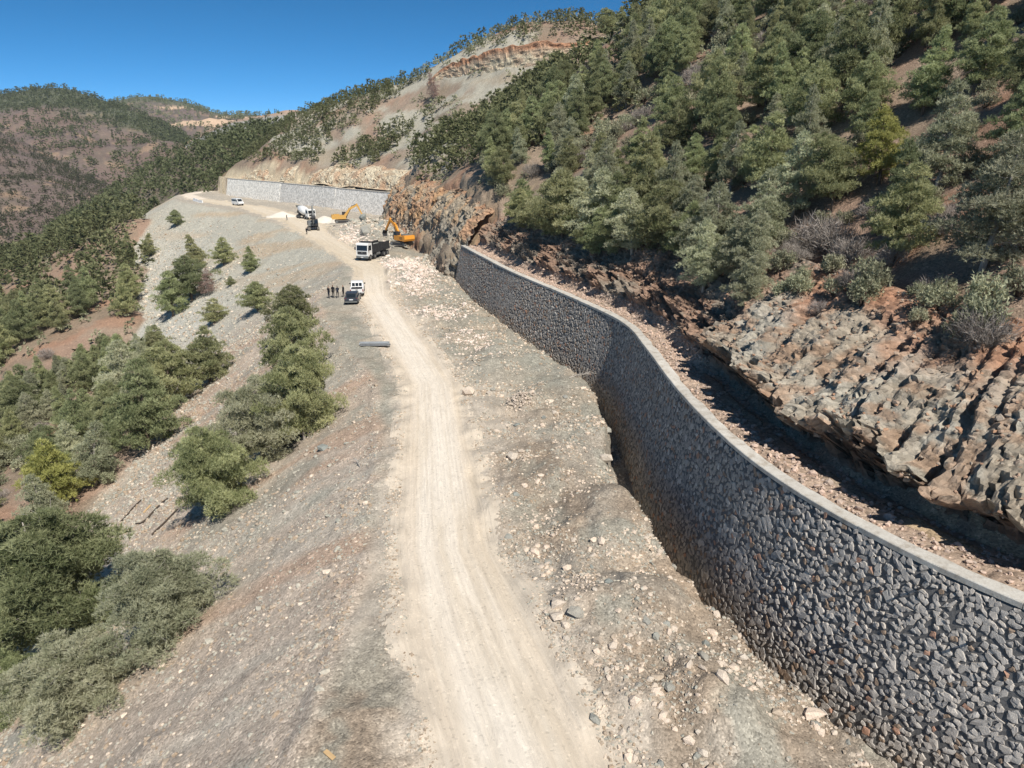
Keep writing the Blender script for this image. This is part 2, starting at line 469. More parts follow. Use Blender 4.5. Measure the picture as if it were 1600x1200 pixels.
def ground_full(x, y):
    x = np.asarray(x, float); y = np.asarray(y, float)
    out = {}
    nat = natural(x, y)
    rough = (fbm(x / 9, y / 9, 5, 3) - 0.5) * 2.4 + (fbm(x / 38, y / 38, 3, 9) - 0.5) * 6.0
    gul = (ridged((x * 0.6 + y * 0.8) / 24, (x * -0.25 + y * 0.2) / 24, 3, 21) - 0.6) * 3.0
    xl = np.interp(y, BREAK[:, 1], BREAK[:, 0]); xr = np.interp(y, RLINE[:, 1], RLINE[:, 0])
    dl, _ = poly_dist(x, y, BREAK); dr, ry = poly_dist(x, y, RLINE)
    sl = np.where(x < xl, dl, -dl)          # + outside (down the fill)
    sr = np.where(x > xr, dr, -dr)          # + into the hill
    # bench
    rl = np.interp(y, ROAD_Y, ROAD_L); rr = np.interp(y, ROAD_Y, ROAD_R)
    wob = (fbm(x / 3, y / 3, 3, 5) - 0.5) * 1.2
    onroad = sst(-0.2, 0.9, np.minimum(x - rl, rr - x) + wob * 0.6)
    bench = ((fbm(x / 2.6, y / 2.6, 5, 31) - 0.5) * 0.95 + (ridged(x / 1.9, y / 1.9, 3, 35) - 0.6) * 0.34 * sst(0.4, 2.5, x - rr)) * (1 - onroad) + (fbm(x / 7, y / 7, 3, 33) - 0.42) * 1.0 * sst(0.3, 3.5, x - rr) * sst(0.2, 3.0, -sr)
    bench = bench + 0.12 * np.exp(-((x - rl + 0.5) / 0.5) ** 2) * (0.4 + fbm(y / 4, x / 9, 2, 41)) + 0.10 * np.exp(-((x - rr - 0.6) / 0.6) ** 2) * (0.4 + fbm(y / 4, x / 9, 2, 43))
    for mx, my, mr, mh in ((4.6, 33.5, 2.6, 1.35), (6.4, 27.2, 2.0, 1.0), (3.6, 27.5, 1.9, 0.75), (3.2, 41, 2.4, 0.8), (7.6, 21.8, 2.0, 0.9), (5.6, 47, 2.2, 0.7), (6.2, 37.5, 1.6, 0.8), (4.8, 23, 1.6, 0.6), (3.6, 57, 2.6, 0.7), (-1.2, 66, 2.4, 0.6), (-4, 76, 2.6, 0.6), (0.6, 54.3, 1.6, 0.5), (-6.5, 87, 4, 0.5), (-18, 120, 4.2, 1.2),
                           (-15, 108, 4.5, 1.0), (-33.5, 176, 8.0, 3.2), (-28, 163, 5.5, 2.2), (-41, 186, 6, 1.4), (-16, 130, 4, 0.8), (-23, 145, 4, 0.5)):
        g = np.exp(-(((x - mx) / mr) ** 2 + ((y - my) / (mr * 1.15)) ** 2))
        bench = bench + mh * g * (0.75 + 0.5 * fbm(x / 1.2, y / 1.2, 3, 51)) * (1 - 0.9 * onroad)
    # wheel ruts
    v = (x - rl) / np.maximum(rr - rl, 0.1)
    bench = bench - 0.02 * onroad * (np.exp(-((v - 0.28) / 0.09) ** 2) + np.exp(-((v - 0.72) / 0.09) ** 2))
    # trench at the wall foot
    xt = np.interp(y, TRENCH[::-1, 1][np.argsort(TRENCH[::-1, 1])], TRENCH[np.argsort(TRENCH[:, 1]), 0]) + (fbm(x / 1.4, y / 1.4, 4, 61) - 0.5) * 0.9
    depth = np.interp(y, [0, 20, 40, 58, 72, 90, 112, 116], [1.8, 2.1, 3.2, 2.9, 1.4, 0.8, 0.6, 0.0])
    tr = sst(-0.15, 0.75, x - xt) * (y < 116)
    bench = bench - depth * tr
    z = bench
    # fill slope
    fill = 0.61 * np.maximum(sl, 0) + 1.2 * (np.exp(-np.maximum(sl, 0) / 2.2) - 1) * 0.55
    ffill = -fill + (fbm(x / 5, y / 5, 5, 71) - 0.5) * 0.9 * sst(0.5, 6, sl) + (fbm(x / 1.1, y / 1.1, 3, 73) - 0.5) * 0.22
    nl = nat + rough * 0.55 + gul * 0.5
    left = np.maximum(ffill, nl)
    natL = sst(-0.4, 0.8, nl - ffill)
    z = np.where(sl > 0, lerp(bench, left, sst(0, 1.2, sl)), z)
    # cut slope
    ci = np.where(ry < 113, 0, np.where(ry < 219, 1, 2))
    cutn = (fbm(x / 3.2, y / 3.2, 4, 81) - 0.5)
    shelf = 5.25 + (fbm(x / 1.3, y / 1.3, 3, 83) - 0.5) * 0.5
    c0 = np.where(sr < 0.45, -2.2 + 0 * sr, np.where(sr < 3.3, shelf, shelf + (sr - 3.3 + cutn * 0.8) * 1.05 - 0.6))
    c1 = (sr + cutn * 3.0) * 1.55
    c2 = np.where(sr < 0.6, 0 * sr, np.where(sr < 3.2, 7.0 + cutn, 7.0 + (sr - 3.2 + cutn * 1.8) * 1.7))
    cut = np.where(ci == 0, c0, np.where(ci == 1, c1, c2))
    nr_ = nat + rough + gul
    right = np.minimum(cut, nr_)
    natR = sst(-0.6, 0.4, cut - nr_)
    bz = np.where(ci == 1, lerp(bench, np.maximum(right, bench), sst(0, 1.0, sr)), right)
    z = np.where(sr > 0, bz, z)
    out.update(z=z, sl=sl, sr=sr, onroad=onroad, nat=nat, natL=natL, natR=natR, ci=ci, v=v, rl=rl, rr=rr, xt=xt, tr=tr, ry=ry)
    return out

def ground(x, y):
    return ground_full(x, y)['z']

# ---------------------------------------------------------------- ground sheet
C_GREY = S(160, 152, 139); C_GREEN = S(151, 149, 136); C_BROWN = S(182, 166, 149); C_DIRT = S(146, 131, 114); C_ROAD = S(221, 205, 184); C_ROADP = S(231, 219, 202)
C_RED = S(152, 126, 108); C_RUST = S(160, 122, 98); C_TAN = S(196, 172, 146); C_SCREE = S(188, 178, 162); C_NAT = S(150, 131, 113); C_DUST = S(188, 176, 160)

def ground_color(x, y, g):
    n1 = fbm(x / 6, y / 6, 5, 101); n2 = fbm(x / 2.2, y / 2.2, 4, 103); n3 = fbm(x / 17, y / 17, 4, 105); n4 = fbm(x / 0.7, y / 0.7, 3, 107)
    n = len(x)
    c = np.repeat(C_DIRT[None], n, 0)
    sl, sr = g['sl'], g['sr']
    # right shoulder: brown dirt with grey-green crushed rock patches
    c = mixc(c, C_GREY, sst(0.44, 0.64, n1) * 0.7)
    c = mixc(c, C_GREEN, sst(0.54, 0.68, n2) * 0.55)
    c = mixc(c, C_GREEN, sst(46, 60, y) * 0.55 * (sl < 0))
    c = mixc(c, C_TAN, sst(0.6, 0.72, fbm(x / 3.1, y / 3.1, 4, 109)) * 0.3)
    # dusty margins of the track
    m = np.maximum(sst(2.4, 0.0, g['rl'] - x + (n2 - 0.5) * 2), 0) * (x < g['rl']) + sst(3.2, 0.0, x - g['rr'] + (n2 - 0.5) * 3) * (x > g['rr'])
    m = np.clip(m, 0, 1) * (0.35 + 0.65 * sst(0.36, 0.6, fbm(x / 1.1, y / 2.2, 4, 108)))
    c = mixc(c, C_DUST, m * 0.85)
    c = mixc(c, C_DUST, sst(150, 175, y) * (sl < 0) * 0.6)
    for ax, ay, ar in ((-7.4, 31.5, 2.2), (-7.8, 38, 1.6), (-1.0, 50, 2.6), (-2.0, 58, 2.4), (-7.0, 27, 1.4), (-19, 96, 4), (-23, 104, 4)):
        m = np.maximum(m, np.exp(-(((x - ax) / ar) ** 2 + ((y - ay) / (ar * 1.6)) ** 2)) * (0.6 + 0.8 * n2))
    c = mixc(c, C_DUST, np.clip(m, 0, 1) * 0.8)
    v = g['v']
    road = mixc(np.repeat(C_ROAD[None], n, 0), C_ROADP, np.clip(np.exp(-((v - 0.33) / 0.13) ** 2) + np.exp(-((v - 0.70) / 0.13) ** 2), 0, 1) * (0.6 + 0.4 * n1))
    road = mixc(road, S(202, 184, 160), sst(0.45, 0.7, fbm(x / 0.9, y / 14, 4, 111)) * 0.5)
    c = mixc(c, road, g['onroad'])
    # fill slope: grey scree streaks and brown dirt running down
    a = (x * 0.75 - y * 0.66); b = (x * 0.66 + y * 0.75)      # b runs down the far fan
    dl = np.maximum(sl, 0)
    st = fbm(y / 2.6, dl / 22 + x / 60, 4, 113)
    f = np.repeat(C_BROWN[None], n, 0)
    f = mixc(f, C_SCREE, sst(0.34, 0.7, st + (n3 - 0.5) * 0.9) * 0.75)
    f = mixc(f, C_GREEN, sst(0.5, 0.65, n1) * 0.6)
    f = mixc(f, S(176, 144, 120), sst(0.56, 0.7, fbm(y / 3.4, dl / 14, 4, 117)) * 0.55)
    far = sst(105, 150, y)
    f2 = mixc(np.repeat(S(182, 176, 160)[None], n, 0), S(186, 164, 136), sst(0.5, 0.66, fbm(b / 3.5, a / 30, 4, 119)) * 0.75 * sst(30, 6, dl))
    f2 = mixc(f2, S(192, 188, 176), sst(8, 34, dl) * 0.7)
    f = mixc(f, f2, far)
    c = mixc(c, f, sst(-0.6, 0.8, sl))
    # natural soil
    nat = mixc(np.repeat(C_NAT[None], n, 0), C_RED, sst(0.5, 0.66, n3) * 0.8)
    nat = mixc(nat, C_RUST, sst(0.6, 0.72, fbm(x / 11, y / 11, 4, 121)) * 0.6)
    nat = mixc(nat, S(132, 118, 100), sst(0.5, 0.62, n1) * 0.6)
    c = mixc(c, nat, np.where(sl > 0, g['natL'], 0))
    # cuts
    cut = mixc(np.repeat(S(150, 132, 112)[None], n, 0), C_RUST, sst(0.5, 0.66, fbm(x / 4, y / 4, 4, 123)) * 0.85)
    cut = mixc(cut, S(184, 160, 128), sst(0.58, 0.68, n2) * 0.6)
    cut = mixc(cut, S(206, 190, 160), (g['ci'] == 2) * 0.75)
    cut = mixc(cut, S(150, 140, 124), sst(0.5, 0.3, n1) * 0.6 * (g['ci'] < 2))
    cc = mixc(cut, nat, g['natR'])
    # scree chute and upper road cut on the hill
    c = np.where((sr > 0)[:, None], cc, c)
    sc = scree_mask(x, y, g)
    c = mixc(c, mixc(np.repeat(S(170, 164, 148)[None], n, 0), S(152, 132, 108), sst(0.5, 0.7, fbm(b / 5, a / 40, 4, 131)) * 0.6), sc)
    stony = 0.95 * np.ones(n)
    stony = stony * (1 - g['onroad']) * (1 - 0.55 * np.clip(m, 0, 1) * (sl < 0))
    return c, np.clip(stony + 0.05, 0, 1)

CHUTE = np.array([(590, 285), (600, 215), (660, 160), (720, 120), (800, 105), (900, 90)])
def scree_mask(x, y, g):
    """bare chute of spoil below the upper road, in metres along the hillside"""
    h = g['nat']
    # belt between two lines on the hill, found from the survey of its corners
    t = (y - 200) / 130
    u = x
    lo = np.interp(y, [225, 240, 262, 285, 300, 330, 380], [-32, -40, -60, -78, -90, -108, -116])
    hi = np.interp(y, [225, 240, 262, 285, 300, 330, 380], [-8, 12, 14, 10, 0, -22, -62])
    w = (fbm(x / 8, y / 8, 4, 141) - 0.5) * 16
    m = sst(-2, 3, x - lo + w) * sst(-2, 3, hi - x + w) * (g['sr'] > 7) * sst(12, 17, h)
    patch = sst(0.54, 0.62, fbm((x * 0.7 + y * 0.7) / 10, (x - y) / 36, 3, 143))
    return m * (1 - 0.8 * patch * sst(52, 40, h))

def build_ground():
    th = np.radians(np.arange(-54, 52.01, 0.17))
    r = np.concatenate([7 * np.exp(np.arange(0, math.log(560 / 7), 0.0082)), np.geomspace(566, 6000, 60)])
    R, T = np.meshgrid(r, th, indexing='ij')
    x = (R * np.sin(T)).ravel(); y = (R * np.cos(T)).ravel() - 2.0
    g = ground_full(x, y)
    z = g['z'].copy()
    c, stony = ground_color(x, y, g)
    nr, nc = len(r), len(th)
    # crags: push steep faces in and out
    Z = z.reshape(nr, nc); X = x.reshape(nr, nc); Y = y.reshape(nr, nc)
    P3 = np.stack([X, Y, Z], -1)
    du = np.gradient(P3, axis=0); dv = np.gradient(P3, axis=1)
    nrm = np.cross(dv, du); nrm /= np.linalg.norm(nrm, axis=-1, keepdims=True) + 1e-12
    nrm *= np.sign(nrm[..., 2:3])
    steep = sst(0.82, 0.6, nrm[..., 2]).ravel() * (g['sr'] > 0.8) * (g['ci'] > 0)
    amp = (ridged((x + z * 0.5) / 2.4, (y + z) / 2.4, 3, 151) - 0.55) * 1.5 + (ridged((x + 0.7 * y) / 5.5, z / 9.0, 2, 153) - 0.55) * 1.6
    P3 = P3.reshape(-1, 3) + nrm.reshape(-1, 3) * (amp * steep)[:, None]
    o = np_mesh('ground', P3, grid_faces(nr, nc), MAT['ground_soil'], c, {'stony': stony})
    tag(o, kind='structure')
    return o
ground_obj = build_ground()

# ---------------------------------------------------------------- the track, a thin sheet that dips into the ground at its ragged edges
def build_road():
    ys = np.concatenate([np.arange(4, 60, 0.25), np.arange(60, 140, 0.5), np.arange(140, 300, 1.0)])
    vs = np.linspace(-0.22, 1.22, 56)
    Yg, V = np.meshgrid(ys, vs, indexing='ij')
    rl = np.interp(Yg, ROAD_Y, ROAD_L); rr = np.interp(Yg, ROAD_Y, ROAD_R)
    x = (rl + (rr - rl) * V).ravel(); y = Yg.ravel()
    g = ground_full(x, y)
    e = np.minimum(x - g['rl'], g['rr'] - x) + (fbm(x / 1.6, y / 3.2, 5, 161) - 0.5) * 2.2
    z = g['z'] + np.clip(0.035 + 0.05 * e, -0.2, 0.05)
    v = V.ravel(); n = len(x)
    n1 = fbm(x / 4, y / 9, 4, 163)
    c = mixc(np.repeat(C_ROAD[None], n, 0), C_ROADP, np.clip(sst(0.08, 0.3, v) * sst(0.92, 0.7, v), 0, 1) * (0.45 + 0.7 * n1))
    c = mixc(c, S(204, 186, 160), sst(0.48, 0.75, fbm(v * 4, y / 16, 4, 165)) * 0.4)
    c = mixc(c, S(190, 172, 148), sst(0.56, 0.7, fbm(v * 26 + 5 * fbm(y / 30, v, 2, 168), y / 26, 3, 167)) * 0.25)
    c = mixc(c, S(238, 228, 212), sst(0.6, 0.72, fbm(v * 16 + 6 * fbm(y / 25, v, 2, 170), y / 16, 3, 169)) * 0.2)
    c = mixc(c, S(198, 185, 167), sst(0.16, 0.0, np.minimum(v, 1 - v)) * 0.55)
    c = mixc(c, S(202, 185, 157), sst(95, 130, y) * 0.5)
    st = 0.12 + 0.3 * sst(0.1, -0.1, np.minimum(v, 1 - v))
    o = np_mesh('dirt_road', np.stack([x, y, z], 1), grid_faces(len(ys), len(vs)), MAT['road_dust'], c, {'stony': st, 'across': v * 1.0, 'along': y})
    tag(o, kind='structure')
build_road()

# ---------------------------------------------------------------- far hills, lofted between survey rails (photo bearing + distance)
def hill(name, rails, nu, nv, amp, colf, seed):
    """rails: list of polylines [(px,py,Y)...] from crest to foot; then the back side falls away"""
    R = []
    for rail in rails:
        p = np.array([at_y(*q) for q in rail])
        p = smooth_line(p, 4.0)
        s = np.linspace(0, 1, len(p)); u = np.linspace(0, 1, nu)
        R.append(np.stack([np.interp(u, s, p[:, k]) for k in range(3)], 1))
    back = R[0].copy(); d = R[0] - R[1]
    back[:, 1] += 260; back[:, 2] -= 130
    skirt = R[-1].copy(); skirt[:, 1] -= 50; skirt[:, 2] -= 30
    R = [back] + R + [skirt]
    R = np.array(R)
    tt = np.linspace(0, len(R) - 1, nv)
    P = np.zeros((nv, nu, 3))
    for j, t in enumerate(tt):
        i = min(int(t), len(R) - 2); P[j] = lerp(R[i], R[i + 1], t - i)
    x, y = P[..., 0], P[..., 1]
    f = (fbm(x / 90, y / 90, 5, seed) - 0.5) * amp * 2 + (ridged(x / 160 + 0.3 * y / 160, y / 260, 3, seed + 5) - 0.6) * amp * 1.6
    w = np.clip(np.abs(tt - 1.0), 0, 1)[:, None] * 0.85 + 0.15
    P[..., 2] += f * w
    xx, yy, zz = P[..., 0].ravel(), P[..., 1].ravel(), P[..., 2].ravel()
    tv = np.repeat(tt - 1.0, nu)
    c, bush = colf(xx, yy, zz, np.tile(np.linspace(0, 1, nu), nv), tv)
    o = np_mesh(name, P.reshape(-1, 3), grid_faces(nv, nu)[:, ::-1], MAT['hill_soil'], c, {'stony': np.full(len(xx), 0.5)})
    tag(o, kind='structure')
    return dict(P=P.reshape(-1, 3), tv=tv, bush=bush, obj=o)

def col_redhill(x, y, z, u, t):
    n = fbm(x / 60, y / 60, 5, 201); n2 = fbm(x / 25, y / 25, 4, 203)
    c = mixc(np.repeat(S(112, 98, 91)[None], len(x), 0), S(120, 102, 92), sst(0.5, 0.65, n))
    c = mixc(c, S(116, 104, 92), sst(0.5, 0.62, n2) * 0.7)
    c = mixc(c, S(160, 134, 110), sst(0.66, 0.74, n2) * 0.7)
    bush = 0.45 + 0.9 * sst(0.42, 0.6, fbm(x / 70, y / 70, 4, 205))
    return c, bush
def col_foresthill(x, y, z, u, t):
    c, b = col_redhill(x, y, z, u, t)
    top = sst(0.75, 0.45, t + (fbm(x / 80, y / 80, 4, 207) - 0.5) * 0.5)
    return mixc(c, S(88, 96, 72), top * 0.8), b + top * 1.8
def col_back(x, y, z, u, t):
    c, b = col_redhill(x, y, z, u, t)
    cl = sst(0.55, 0.62, fbm(x / 140, y / 140, 4, 209)) * sst(0.2, 0.35, t)
    c = mixc(c, S(92, 98, 78), sst(0.5, 0.2, t) * 0.8)
    return mixc(c, S(206, 176, 146), cl), (b + sst(0.5, 0.2, t)) * (1 - cl)
def col_mid(x, y, z, u, t):
    c, b = col_redhill(x, y, z, u, t)
    return mixc(c, S(120, 112, 92), 0.5), b * 1.6
def col_scree(x, y, z, u, t):
    c, b = col_redhill(x, y, z, u, t)
    k = sst(0.18, 0.3, t + (fbm(x / 20, y / 20, 3, 211) - 0.5) * 0.3)
    c = mixc(np.repeat(S(166, 142, 122)[None], len(x), 0), S(158, 155, 147), k)
    return c, b * 0.35

HILLS = {}
HILLS['back'] = hill('far_back_hill', [[(60, 170, 2300), (180, 157, 2300), (215, 151, 2300), (245, 152, 2250), (280, 158, 2200), (310, 166, 2150), (345, 178, 2100), (400, 180, 2000), (520, 184, 1900), (640, 190, 1900)],
                                       [(60, 200, 1900), (200, 185, 1900), (300, 190, 1800), (400, 195, 1700), (520, 205, 1600), (640, 215, 1600)],
                                       [(60, 260, 1300), (200, 240, 1300), (300, 235, 1250), (400, 235, 1200), (520, 250, 1200), (640, 260, 1200)]], 220, 60, 12, col_back, 221)
HILLS['forest'] = hill('forested_hill', [[(-420, 190, 1500), (-200, 160, 1500), (-60, 152, 1500), (0, 147, 1480), (45, 139, 1450), (85, 136, 1420), (112, 141, 1400), (150, 153, 1350), (190, 166, 1300), (230, 183, 1250), (262, 197, 1200), (290, 215, 1150), (330, 250, 1050)],
                                         [(-420, 260, 1150), (-200, 220, 1150), (0, 195, 1100), (100, 196, 1080), (180, 212, 1050), (240, 222, 1000), (290, 232, 960), (330, 262, 900)],
                                         [(-420, 360, 800), (-200, 320, 800), (0, 285, 820), (100, 285, 800), (180, 298, 780), (240, 300, 760), (290, 290, 740), (330, 290, 700)]], 260, 90, 10, col_foresthill, 231)
HILLS['left'] = hill('left_valley_hill', [[(-500, 60, 800), (-250, 110, 820), (-80, 168, 840), (0, 205, 840), (50, 228, 820), (100, 255, 790), (150, 280, 750), (200, 306, 700), (230, 330, 660), (260, 360, 600)],
                                          [(-500, 250, 560), (-250, 260, 560), (-80, 270, 580), (0, 285, 590), (50, 298, 590), (100, 312, 580), (150, 325, 560), (200, 340, 540), (230, 360, 520), (260, 380, 500)],
                                          [(-500, 420, 400), (-250, 410, 400), (-80, 400, 420), (0, 395, 430), (50, 392, 440), (100, 390, 440), (150, 388, 440), (200, 386, 440), (230, 390, 440), (260, 400, 440)]], 240, 80, 9, col_redhill, 241)
HILLS['scree'] = hill('scree_ridge', [[(290, 222, 820), (330, 200, 800), (380, 184, 770), (425, 176, 750), (445, 170, 740), (472, 171, 730), (482, 184, 720), (540, 190, 700), (640, 200, 700)],
                                      [(290, 240, 720), (380, 205, 690), (440, 196, 670), (480, 205, 650), (540, 215, 640), (640, 225, 640)],
                                      [(290, 262, 620), (380, 245, 590), (440, 240, 570), (480, 240, 560), (540, 240, 560), (640, 240, 560)]], 160, 50, 4, col_scree, 251)
HILLS['mid'] = hill('middle_ridge', [[(120, 348, 545), (150, 326, 550), (180, 303, 560), (215, 274, 565), (250, 250, 560), (290, 230, 545), (330, 214, 525), (380, 203, 495), (430, 200, 470), (470, 190, 450), (520, 175, 430)],
                                     [(60, 380, 400), (120, 356, 430), (180, 330, 440), (230, 305, 440), (290, 272, 430), (340, 250, 420), (400, 238, 400), (460, 225, 385), (520, 215, 375)],
                                     [(20, 420, 330), (100, 390, 350), (180, 360, 360), (240, 335, 365), (300, 305, 365), (350, 288, 362), (400, 282, 352), (460, 272, 345), (520, 262, 340)]], 220, 70, 3.0, col_mid, 261)
# ---------------------------------------------------------------- retaining wall: mortared rubble, concrete cap
BATTER = 0.21
def wall_frame(line):
    t = np.gradient(line, axis=0); t /= np.linalg.norm(t, axis=1, keepdims=True)
    n = np.stack([t[:, 1], -t[:, 0]], 1)            # outward (towards the road)
    if n[len(n) // 2, 0] > 0: n = -n
    s = np.concatenate([[0], np.cumsum(np.linalg.norm(np.diff(line, axis=0), axis=1))])
    return s, t, n

def stone_poly(r, sides=7):
    """rough cut stone: irregular outline, domed face; local x,y in the face, z outwards"""
    a = np.sort(r.uniform(0, 2 * np.pi, sides) * 0.35 + np.arange(sides) * 2 * np.pi / sides)
    rad = r.uniform(0.78, 1.12, sides)
    o = np.stack([np.cos(a) * rad, np.sin(a) * rad, np.zeros(sides) - 0.55], 1)
    i_ = np.stack([np.cos(a) * rad * 0.76 + r.normal(0, .06, sides), np.sin(a) * rad * 0.76 + r.normal(0, .06, sides), r.uniform(0.18, 0.5, sides)], 1)
    m = np.array([[r.normal(0, .15), r.normal(0, .15), r.uniform(0.35, 0.62)]])
    v = np.vstack([o, i_, m])
    f = []
    for k in range(sides):
        k2 = (k + 1) % sides
        f += [(k, k2, sides + k2), (k, sides + k2, sides + k), (sides + k, sides + k2, 2 * sides)]
    return v, np.array(f)

def build_wall():
    s, t, n = wall_frame(WALL)
    keep = WALL[:, 1] > 6
    root = empty('retaining_wall', (WALL[60, 0], WALL[60, 1], 0))
    inv = -np.array(root.location)
    tag(root, 'curving dark rubble stone retaining wall with pale concrete cap beside the dirt track', 'retaining wall', kind='thing')
    toe = np.interp(WALL[:, 1], [0, 20, 40, 58, 72, 90, 112], [-2.6, -2.9, -3.9, -3.6, -2.1, -1.5, -1.3])
    # core
    zs = np.linspace(0, 1, 14)
    L = WALL[keep]; N_ = n[keep]; T_ = toe[keep]
    nz = len(zs)
    V = np.zeros((len(L), nz, 3))
    for j, q in enumerate(zs):
        z = T_ + (WALL_Z - 0.12 - T_) * q
        off = (WALL_Z - z) * BATTER
        V[:, j, :2] = L + N_ * off[:, None]; V[:, j, 2] = z
    back = np.zeros((len(L), 2, 3)); back[:, 0, :2] = L - N_ * 0.75; back[:, 0, 2] = WALL_Z - 0.12; back[:, 1, :2] = L - N_ * 0.75; back[:, 1, 2] = 3.5
    V = np.concatenate([V, back], 1)
    core = np_mesh('mortar_core', V.reshape(-1, 3) + inv, grid_faces(len(L), nz + 2)[:, ::-1], MAT['mortar'], parent=root)
    # end cap at the far end
    e = V[0]; np_mesh('end_face', np.vstack([e]) + inv, np.array([[k, k + 1, nz, nz + 1] for k in range(0, nz - 1)])[:, [0, 1, 2, 3]], MAT['mortar'], parent=root)
    # cap in cast lengths of about 6 m
    k0 = 0; idx = np.nonzero(keep)[0]
    step = 12; r0 = random.Random(4)
    proto = 0
    for a in range(0, len(idx) - 1, step):
        ii = idx[a:a + step + 1]
        if len(ii) < 2: break
        l = WALL[ii]; nn = n[ii]
        wob = (fbm(s[ii] * 0.9, s[ii] * 0 + 3, 3, 401) - 0.5) * 0.26
        seg_dz = r0.uniform(-0.02, 0.02)
        prof = [(0.07, -0.13), (0.07, 0.06), (0.04, 0.09), (-0.62, 0.09), (-0.66, 0.03), (-0.66, -0.13)]
        W = np.zeros((len(ii), len(prof), 3))
        for j, (o_, z_) in enumerate(prof):
            W[:, j, :2] = l + nn * (o_ + wob * (j > 2))[:, None] if np.ndim(o_ + wob) else l + nn * o_
            W[:, j, 2] = WALL_Z + z_ + (wob * 0.12 + seg_dz) * (j in (1, 2, 3, 4))
        ends = l[-1] - l[0]; ends = ends / np.linalg.norm(ends)
        W[0, :, :2] += ends * 0.012; W[-1, :, :2] -= ends * 0.012
        fcs = grid_faces(len(ii), len(prof))[:, ::-1]
        npf = len(prof); last = (len(ii) - 1) * npf
        capf = np.array([[0, 1, 4, 5], [1, 2, 3, 4], [last + 5, last + 4, last + 1, last], [last + 4, last + 3, last + 2, last + 1]])
        np_mesh('cap', W.reshape(-1, 3) + inv, np.vstack([fcs, capf]), MAT['concrete'], smooth=False, parent=root)
    # stones
    r = np.random.default_rng(11)
    protos = [stone_poly(r, int(r.integers(6, 9))) for _ in range(24)]
    smax = s[idx[-1]]
    rec = []
    ds, dh = 0.275, 0.23
    Ltot = smax
    for row in range(int(9.8 / dh)):
        h = 0.16 + row * dh
        ss = np.arange(0.15, Ltot, ds) + (row % 2) * ds * 0.5
        ss = ss + r.uniform(-0.12, 0.12, len(ss)) + 0.12 * math.sin(row * 2.3)
        hh = h + r.uniform(-0.1, 0.1, len(ss))
        x = np.interp(ss, s, WALL[:, 0]); y = np.interp(ss, s, WALL[:, 1])
        tz = np.interp(ss, s, toe)
        ok = (WALL_Z - 0.1 - hh) > tz
        for a, b, c, d in zip(ss[ok], hh[ok], x[ok], y[ok]):
            rec.append((a, b, c, d))
    rec = np.array(rec)
    nx = np.interp(rec[:, 0], s, n[:, 0]); ny = np.interp(rec[:, 0], s, n[:, 1])
    tx = np.interp(rec[:, 0], s, t[:, 0]); ty = np.interp(rec[:, 0], s, t[:, 1])
    down = rec[:, 1]
    pos = np.stack([rec[:, 2] + nx * ((down + 0.12) * BATTER + 0.01), rec[:, 3] + ny * ((down + 0.12) * BATTER + 0.01), WALL_Z - 0.12 - down], 1)
    k = 1 / math.sqrt(1 + BATTER ** 2)
    Nn = np.stack([nx * k, ny * k, np.full(len(nx), BATTER * k)], 1)
    Tt = np.stack([tx, ty, np.zeros(len(tx))], 1); Tt /= np.linalg.norm(Tt, axis=1, keepdims=True)
    Bt = np.cross(Nn, Tt)
    # how far stones stand out: rough nearest part and alternate far bays, flush in the middle bay
    yy = pos[:, 1] + (fbm(pos[:, 2] / 3, pos[:, 0], 2, 5) - 0.5) * 2
    relief = np.interp(yy, [6, 27, 28.3, 29, 62, 64, 70, 84, 86, 93, 95, 104, 106, 112], [0.115, 0.115, 0.11, 0.03, 0.03, 0.03, 0.1, 0.1, 0.03, 0.03, 0.1, 0.1, 0.03, 0.03])
    cnt = len(pos)
    sx = np.exp(r.normal(math.log(0.168), 0.26, cnt)); sy = np.exp(r.normal(math.log(0.145), 0.24, cnt)); rot = r.uniform(-1.2, 1.2, cnt); pi = r.integers(0, len(protos), cnt)
    rel = relief * r.uniform(0.55, 1.35, cnt)
    tone = r.uniform(0, 1, cnt)
    big = r.uniform(0, 1, cnt) < 0.10
    sx[big] *= 1.5; sy[big] *= 1.4; rel[big] *= 1.15
    px, py, zc = project(pos)
    vis = (px > -10) & (px < 1610) & (py > 0) & (py < 1210) & (pos[:, 2] > -0.2)
    vis &= np.abs(px) > -1
    xt = np.interp(pos[:, 1], TRENCH[np.argsort(TRENCH[:, 1]), 1], TRENCH[np.argsort(TRENCH[:, 1]), 0])
    score = np.where(vis & (pos[:, 2] > 0.4), (sx * sy) / zc ** 2, 0)
    single = np.argsort(-score)[:300]
    issingle = np.zeros(cnt, bool); issingle[single] = True
    meshes = []
    for q, (v, f) in enumerate(protos):
        me = bpy.data.meshes.new('stone'); me.from_pydata(v.tolist(), [], f.tolist()); me.materials.append(MAT['wall_stone']); me.update()
        meshes.append(me)
    def basis(i):
        c_, s_ = math.cos(rot[i]), math.sin(rot[i])
        ex = Tt[i] * c_ + Bt[i] * s_; ey = -Tt[i] * s_ + Bt[i] * c_
        return ex * sx[i], ey * sy[i], Nn[i] * rel[i]
    for i in single:
        ex, ey, ez = basis(i)
        o = bpy.data.objects.new('stone', meshes[pi[i]])
        M = Matrix.Identity(4)
        for rr_ in range(3):
            M[rr_][0], M[rr_][1], M[rr_][2], M[rr_][3] = ex[rr_], ey[rr_], ez[rr_], pos[i, rr_] + inv[rr_]
        COL.objects.link(o); o.parent = root; o.matrix_local = M
    cA, cB, cC = S(134, 131, 128), S(180, 170, 158), S(178, 140, 118)
    VV, FF, CC = [], [], []
    base = 0
